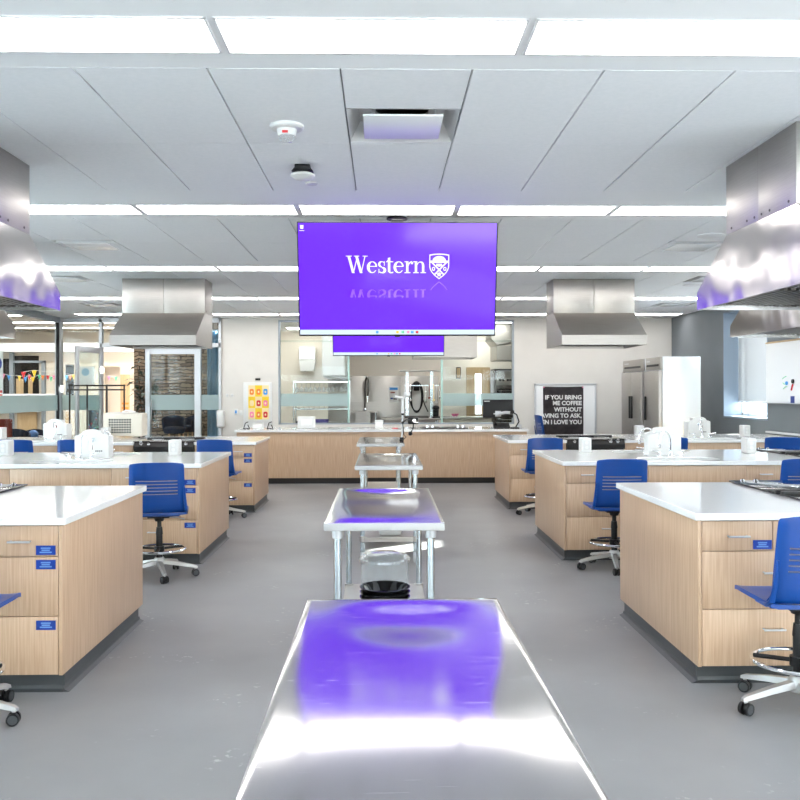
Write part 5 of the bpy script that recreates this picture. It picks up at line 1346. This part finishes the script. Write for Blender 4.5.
for xx in (-.12,-.04,.06,.12):
    mb = MB(); mb.cyl((xx,-.015,1.82),(xx,-.05,1.82),.025); mb.build('knob', M['black'], cp)
t = thing('steel_canopy', 'large slanted stainless canopy at the upper right of the kitchen', 'hood', (0, 19.2, 0)); Y = 19.2
x0, x1 = atx(497,Y), 3.7; mb = MB(); mb.prism([(x0,atz(345,Y)),(x1,atz(336,Y)),(x1,3.05),(x0-.1,3.05),(x0-.12,atz(352,Y)+.3)],'y',0,1.2); mb.build('slanted_skirt', M['steel'], t, smooth=0)
mb = MB(); mb.box(x0,x1,.02,1.18,atz(360,Y),atz(345.5,Y)); mb.build('lower_box', M['steel'], t, smooth=0)
t = thing('wall_frame', 'small dark framed notice beside the kitchen door', 'sign', (atx(458.5,PY), PY-.001, atz(373,PY)))
mb = MB(); mb.box(-.06,.06,-.02,0,-.14,.14,.004); mb.build('frame', M['black'], t); mb = MB(); mb.box(-.045,.045,-.022,-.02,-.12,.12); mb.build('sheet', M['tan_wood'], t, smooth=0)
Y = 19.0; t = thing('service_counter', 'pale steel side counter beyond the right pass window pane', 'counter', (atx(468,Y), Y, 0)); w = .55; z = atz(417,Y)
mb = MB(); mb.box(-w,w,0,.6,z-.04,z,.004); mb.build('counter_top', M['steel'], t); mb = MB(); mb.box(-w+.03,w-.03,.03,.57,.0,z-.0405); mb.build('base', M['taupe'], t, smooth=0)
mb = MB(); mb.lathe([(0,0),(.05,0),(.09,.06),(.085,.06),(.045,.008),(0,.006)], seg=20); o = mb.build('fruit_bowl', M['pink']); o.location = (atx(455,19.3),19.3,z+.0005); tag(o, 'small pink bowl on the side counter in the kitchen', 'bowl')

# ================================================================== CORRIDOR BEYOND THE LEFT GLAZING
CY = 25.2
mb = MB(); mb.box(-16, PX0-.1, CY, CY+.1, 0, 4.2); struct('wall_corridor', mb, M['beige_wall'], smooth=0)
mb = MB(); mb.box(-16.1, -16, 17, CY, 0, 4.2); mb.box(-16, -9.1, 16.9, 17, 0, 4.2); struct('wall_far_left', mb, M['beige_wall'], smooth=0)
AX = -9.0                                                              # unseen daylit window wall, added outside the corridor to lift the ceiling
w = bpy.data.objects.new('window_9', None); COL.objects.link(w); w['kind'] = 'structure'
AY = 10.5; mb = MB(); mb.box(AX-.1, AX, AY, 17, 0, 3.36); struct('wall_atrium', mb, M['wall_white'], smooth=0)
mb = MB(); mb.box(AX-.1, AX, YF, AY, 0, .12); mb.box(AX-.1, AX, YF, AY, 3.15, 3.36)
for i in range(7): y = YF+.05+(AY-YF-.1)*i/6; mb.box(AX-.1, AX, y-.05, y+.05, .12, 3.15)
mb.build('window_frame', M['white_enamel'], w, smooth=0)
mb = MB(); mb.box(AX-.06, AX-.05, YF, AY, .12, 3.15); mb.build('pane', M['glass'], w, smooth=0)
mb = MB(); mb.box(AX-.1 if 0 else -9.1, XL-.0, YF, YB, 3.30, 3.36); mb.box(-16, -9.1, 16.9, YB+.16, 3.30, 3.36); mb.box(-16, PX0-.1, YB+.16, CY, 3.30, 3.36); struct('ceiling_corridor', mb, M['taupe'], smooth=0)
mb = MB(); mb.box(XL-.06, UL, YB+.06, YB+.16, CEIL, 3.36); struct('trim_3', mb, M['frame_grey'], smooth=0)
mb = MB(); mb.box(-9.1, XL, YF-.1, YF, 0, 3.4); struct('wall_corridor_end', mb, M['beige_wall'], smooth=0)
for i, Y in enumerate((10.5, 14.0, 19.6, 21.6, 23.4)):
    t = thing('corridor_light', 'long thin light strip on the corridor ceiling, %s from the back' % ORD[4-i], 'ceiling light', (-9.6 if Y > 17 else -7.8, Y, 3.2995), 0, 'corridor light strips')
    L_ = 1.1 if Y < 17 else 4.6; ox = 0 if Y < 17 else .5
    mb = MB(); mb.box(ox-L_,ox+L_,-.08,.08,-.03,0); mb.build('channel', M['lightframe'], t, smooth=0)
    mb = MB(); mb.box(ox-L_+.02,ox+L_-.02,-.06,.06,-.034,-.0301); mb.build('diffuser', M['light_dim'], t, smooth=0)
t = thing('shop_front', 'pale facade with dark windows and wooden panels across the corridor', 'facade', (0, CY-.3, 0)); Y = CY-.3
def fb(par_name, rects, m, y0=-.02, y1=0):
    mb = MB()
    for (u0,u1,v0,v1) in rects:
        a, z1 = P(u0,v0,Y); b, z0 = P(u1,v1,Y); mb.box(a,b,y0,y1,max(z0,0),z1)
    return mb.build(par_name, m, t, smooth=0)
fb('soffit', [(-25,140,343,352)], M['white_enamel'], -.5, .0)
fb('wall_panel', [(-25,104,352,434)], M['beige_wall'], 0, .05)
for r_ in ((15,39,355,394),(3,11,358,394),(66,74,364,395)): fb('shop_window', [r_], M['black_glass'])
for r_ in ((11,14.5,346,440),(43,46,360,440),(15,46,360,362.2)): fb('mullion', [r_], M['frame_grey'], -.12, 0)
for r_ in ((17,24,378,393),(29,33,376,393),(18,37.5,411,440),(66,69,411,440),(121,130,374,440)): fb('wood_panel', [r_], M['tan_wood'], -.06, -.021)
fb('counter_ledge', [(-10,58,393,395.3),(-10,41,409.5,411)], M['white_enamel'], -.2, 0)
for r_ in ((47,58,362,393),(104,120.5,346,366),(120.5,137,346,374)): fb('pale_panel', [r_], M['beige_wall'], -.04, -.001)
# bunting
for nm, Y, pen, lab in (('a',23.6,[(3.5,377,'pink'),(9,378.5,'sky_blue'),(19.5,379,'yellow'),(25.5,380.5,'sky_blue'),(29.5,378,'red'),(33,380.5,'yellow'),(39.5,378,'green'),(42.8,378.5,'orange'),(48,378.5,'red'),(51,380,'green'),(54,378.5,'pink'),(66.5,378.5,'sky_blue'),(70.3,378.5,'orange'),(73.5,377.5,'yellow'),(109,379.5,'pink'),(116,380,'green')],'lower string of coloured paper pennants across the corridor'),
                        ('b',22.6,[(23.5,375,'red'),(34.3,373.5,'yellow'),(84,379,'yellow'),(92,381,'yellow')],'upper string with two larger pennants across the corridor')):
    t = thing('bunting', lab, 'bunting', (0, Y, 0))
    pts = [P(u, v-4, Y) for u, v, _ in pen]
    mb = MB(); mb.tube([(x,0,z) for x,z in pts], .006, 6); mb.build('string', M['outlet'], t)
    for (u, v, m), (x, z) in zip(pen, pts):
        s_ = .05 if nm == 'a' else .065; mb = MB(); mb.prism([(x-s_,z),(x+s_,z),(x,z-s_*2.9)],'y',-.004,.0); mb.build('pennant', M[m], t, smooth=0)
# stone wall, plant, tub stools
mb = MB(); Y = 21.0; mb.box(atx(134,Y), PX0-.15, Y, Y+.3, 0, 3.29); o = struct('wall_stone', mb, M['stone'], smooth=0)
mb = MB(); Y = 19.6; mb.box(atx(207,Y),atx(214,Y),Y,Y+.4,0,3.29); struct('pillar', mb, M['taupe'], smooth=0)
t = thing('curtain', 'pale blue curtain behind the right pane of the glazed wall', 'curtain', (atx(219,19.2), 19.2, 0))
mb = MB(); n = 24; w = .34; V = []
for i in range(n+1): x = -w*.75+2*w*i/n; V.append((mb.bm.verts.new((x,.03*math.sin(i*1.3),.02)), mb.bm.verts.new((x,.03*math.sin(i*1.3),2.9))))
for i in range(n): mb.bm.faces.new((V[i][0],V[i+1][0],V[i+1][1],V[i][1]))
bmesh.ops.solidify(mb.bm, geom=mb.bm.faces[:], thickness=.006); M['curtain'] = plain('pale_blue_curtain', (.30,.46,.58), .7); mb.build('cloth', M['curtain'], t)
mb = MB(); mb.cyl((-.3,0,2.92),(.42,0,2.92),.014); mb.build('rod', M['alu'], t)
rnd = random.Random(4)
t = thing('potted_tree', 'dark leafy potted tree behind the glass, before the stone wall', 'plant', (atx(146,19.6), 19.6, 0))
mb = MB(); mb.lathe([(0,0),(.2,0),(.26,.45),(.24,.45),(.20,.40),(0,.40)], seg=28); mb.build('pot', M['rubber'], t)
mb = MB(); stems = []
for i in range(6):
    a = 2*PI*i/6+.3; top = Vector((.28*math.cos(a)+rnd.uniform(-.1,.1), .18*math.sin(a), 1.6+rnd.uniform(0,.75)))
    p = [Vector((.03*math.cos(a),.03*math.sin(a),.39)), Vector((.08*math.cos(a),.06*math.sin(a),1.0)), top]; stems.append(p); mb.tube(p, [.018,.013,.006], 7)
mb.build('stem', M['bark'], t)
mb = MB()
for i in range(170):
    p = stems[rnd.randrange(6)]; f = rnd.uniform(.35,1); q = p[1].lerp(p[2], (f-.35)/.65) if f > .35 else p[1]
    d = Vector((rnd.uniform(-1,1), rnd.uniform(-.7,.7), rnd.uniform(-.35,.5))).normalized(); L_ = rnd.uniform(.16,.30); sd = d.cross(Vector((0,0,1))).normalized()*L_*.22
    dr = Vector((0,0,-.06)); b0 = mb.bm.verts.new(q); m1 = mb.bm.verts.new(q+d*L_*.5+sd+Vector((0,0,.01))); m2 = mb.bm.verts.new(q+d*L_*.5-sd+Vector((0,0,.01))); mc = mb.bm.verts.new(q+d*L_*.5); e = mb.bm.verts.new(q+d*L_+dr)
    mb.bm.faces.new((b0,m1,mc)); mb.bm.faces.new((b0,mc,m2)); mb.bm.faces.new((m1,e,mc)); mb.bm.faces.new((mc,e,m2))
mb.build('foliage', M['leaf'], t, smooth=0, fix=False)
def tub(x, y, rz, z0, lab, leg=True):
    t = thing('tub_chair', lab, 'armchair', (x, y, 0), rz, 'navy tub chairs'); t.scale = (.8,.8,1)
    mb = MB(); mb.lathe([(0,z0),(.26,z0),(.29,z0+.05),(.29,z0+.12),(.25,z0+.15),(0,z0+.15)], seg=28); mb.build('seat', M['navy'], t)
    mb = MB(); n = 18; A_ = []
    for i in range(n+1):
        a = math.radians(-20+220*i/n); hh = .26 + .13*math.sin(math.radians(180*i/n))
        A_.append([mb.bm.verts.new((r*math.cos(a), r*math.sin(a)*1.0, z)) for r, z in ((.27,z0+.08),(.315,z0+.10),(.34,z0+hh),(.30,z0+hh+.01),(.265,z0+.16))])
    for i in range(n):
        for k in range(5): mb.bm.faces.new((A_[i][k],A_[i][(k+1)%5],A_[i+1][(k+1)%5],A_[i+1][k]))
    mb.bm.faces.new(A_[0]); mb.bm.faces.new(A_[-1]); mb.build('backrest', M['navy'], t)
    for k in range(4):
        a = PI/4+PI/2*k; mb = MB(); mb.cyl((.19*math.cos(a),.19*math.sin(a),z0+.01),(.27*math.cos(a),.27*math.sin(a),0),.022,.014,12); mb.build('leg', M['legwood'], t)
    return t
tub(atx(174,19.5),19.5,.3,.64,'navy tub chair on pale wooden legs behind the glass door, left of the pair')
tub(atx(189.5,20.3),20.35,-.9,.64,'navy tub chair on pale wooden legs behind the glass door, right of the pair')
tub(atx(17,18.7),18.7,.6,.38,'dark navy lounge chair beyond the left glazing')
tub(atx(32.5,19.6),19.65,.2,.33,'second navy lounge chair beyond the left glazing, holding a blue cushion')
mb = MB(); mb.ball((0,0,0),.11,18,(1,.7,.9)); o = mb.build('cushion', M['pale_blue']); o.location = (atx(33.5,19.6), 19.58, .62); tag(o, 'round pale blue cushion on a lounge chair beyond the glazing', 'cushion')
t = thing('lounge_seat', 'rust red chair back at the left edge beyond the glazing', 'chair', (atx(3,17.75), 17.75, 0))
mb = MB(); mb.box(-.18,.18,-.03,.03,.45,atz(417,18.4),.025,3); mb.build('backrest', M['rust'], t); mb = MB(); mb.box(-.2,.2,-.03,.4,.38,.46,.03); mb.build('seat', M['rust'], t)
for sx in (-1,1):
    for yy in (0,.35):
        mb = MB(); mb.cyl((sx*.16,yy,0),(sx*.16,yy,.39),.018); mb.build('leg', M['black_metal'], t)
# sign on the side glass at the photo's left edge
yy = 15.4; t = thing('notice_board', 'white notice with blue shape and red band at the left edge, by the glazing', 'sign', (atx(0,yy), yy, 0)); z0, z1 = atz(404.5,yy), atz(350.5,yy)
mb = MB(); mb.box(-.20,.055,-.01,.01,z0,z1,.003); mb.box(-.08,-.05,.011,.03,0,z1-.1); mb.box(-.22,.10,-.02,.2,0,.03); mb.build('board', M['white_plastic'], t)
mb = MB(); mb.mi = 0; mb.prism([( -.07+.11*math.cos(a), atz(363,yy)+.13*math.sin(a)) for a in [2*PI*i/28 for i in range(28)]],'y',-.012,-.0101); mb.mi = 1; mb.box(-.19,.045,-.012,-.0101,atz(403,yy),atz(393.5,yy)); mb.box(-.19,.045,-.012,-.0101,atz(392,yy),atz(389.5,yy)); mb.build('print', [M['blue_label'],M['red']], t, smooth=0)
# poster stand seen through the open door
Y = 20.6; t = thing('poster_stand', 'white poster with a blue circle on a stand, seen through the open door glass', 'poster', (atx(87,Y), Y, 0)); z0, z1 = atz(384,Y), atz(366,Y)
mb = MB(); mb.box(-.17,.17,-.01,.01,z0,z1); mb.build('sheet', M['white_plastic'], t, smooth=0)
mb = MB(); mb.prism([(-.03+.09*math.cos(a), (z0+z1)/2+.08+.09*math.sin(a)) for a in [2*PI*i/24 for i in range(24)]],'y',-.013,-.0101); mb.build('print', M['curtain'], t)
mb = MB(); mb.cyl((0,.02,.02),(0,.02,z1),.02); mb.cyl((0,.02,0),(0,.02,.03),.2); mb.build('stand', M['black_metal'], t)
Y = 21.4; t = thing('flower_display', 'dark shelf with red and green specks beyond the open glass door', 'display', (atx(93,Y), Y, 0)); z1 = atz(408,Y)
mb = MB(); mb.box(-.16,.16,0,.3,0,z1,.01); mb.build('cabinet', M['black'], t)
mb = MB()
for i in range(26):
    mb.mi = i % 3; mb.ball((rnd.uniform(-.13,.13), -.012, rnd.uniform(.4,z1-.06)), .014, 8)
mb.build('blossom', [M['red'],M['green'],M['sky_blue']], t)
for k, v in enumerate((403,407.5)):
    mb = MB(); mb.box(-.09,.09,-.04,.04,-.03,.03,.012); o = mb.build('storage_tub', M['orange']); o.location = (*P(125,v,24.6)[:1], 24.62, P(125,v,24.6)[1]); tag(o, ['upper','lower'][k]+' small orange tub on the wooden panel beyond the black pipe rack', 'tub', 'orange tubs on the wooden panel')

# ================================================================== DAYLIGHT, CAMERA
wd = bpy.data.worlds.new('sky'); S.world = wd; wd.use_nodes = True
bg = wd.node_tree.nodes['Background']; bg.inputs[0].default_value = (.86,.905,1,1); bg.inputs[1].default_value = 8.2
sd = bpy.data.lights.new('sun', 'SUN'); sd.energy = 60; sd.angle = .009; sd.color = (1,.96,.9); so = bpy.data.objects.new('sun', sd); COL.objects.link(so)
el = math.radians(20.3); hd = Vector((-1,-.72,0)).normalized(); dr = Vector((hd.x*math.cos(el), hd.y*math.cos(el), -math.sin(el)))
so.rotation_euler = dr.to_track_quat('-Z','Y').to_euler()
# building across the street, seen below the blind
mb = MB(); mb.box(10.5,12,24,26.6,-4,2.2,.02); o = mb.build('neighbour_building', M['wall_grey']); o['kind'] = 'structure'
cd = bpy.data.cameras.new('camera'); cam = bpy.data.objects.new('camera', cd); COL.objects.link(cam); S.camera = cam
cd.sensor_width = 36; cd.lens = 36*FPX/800; cd.shift_y = -(400-HORIZON)/800; cd.clip_start = .05; cd.clip_end = 200
cam.matrix_world = Matrix.Translation((0,0,EYE)) @ Matrix.Rotation(-YAW,4,'Z') @ Matrix.Rotation(PI/2,4,'X') @ Matrix.Rotation(ROLL,4,'Z')
S.view_settings.view_transform = 'Standard'; S.view_settings.look = 'None'; S.view_settings.gamma = 1; S.view_settings.use_curve_mapping = False
S.view_settings.exposure = 0.9
c = S.cycles; c.use_denoising = True; c.max_bounces = 14; c.diffuse_bounces = 12; c.glossy_bounces = 5; c.transparent_max_bounces = 24; c.sample_clamp_indirect = 8; c.caustics_reflective = False; c.caustics_refractive = False
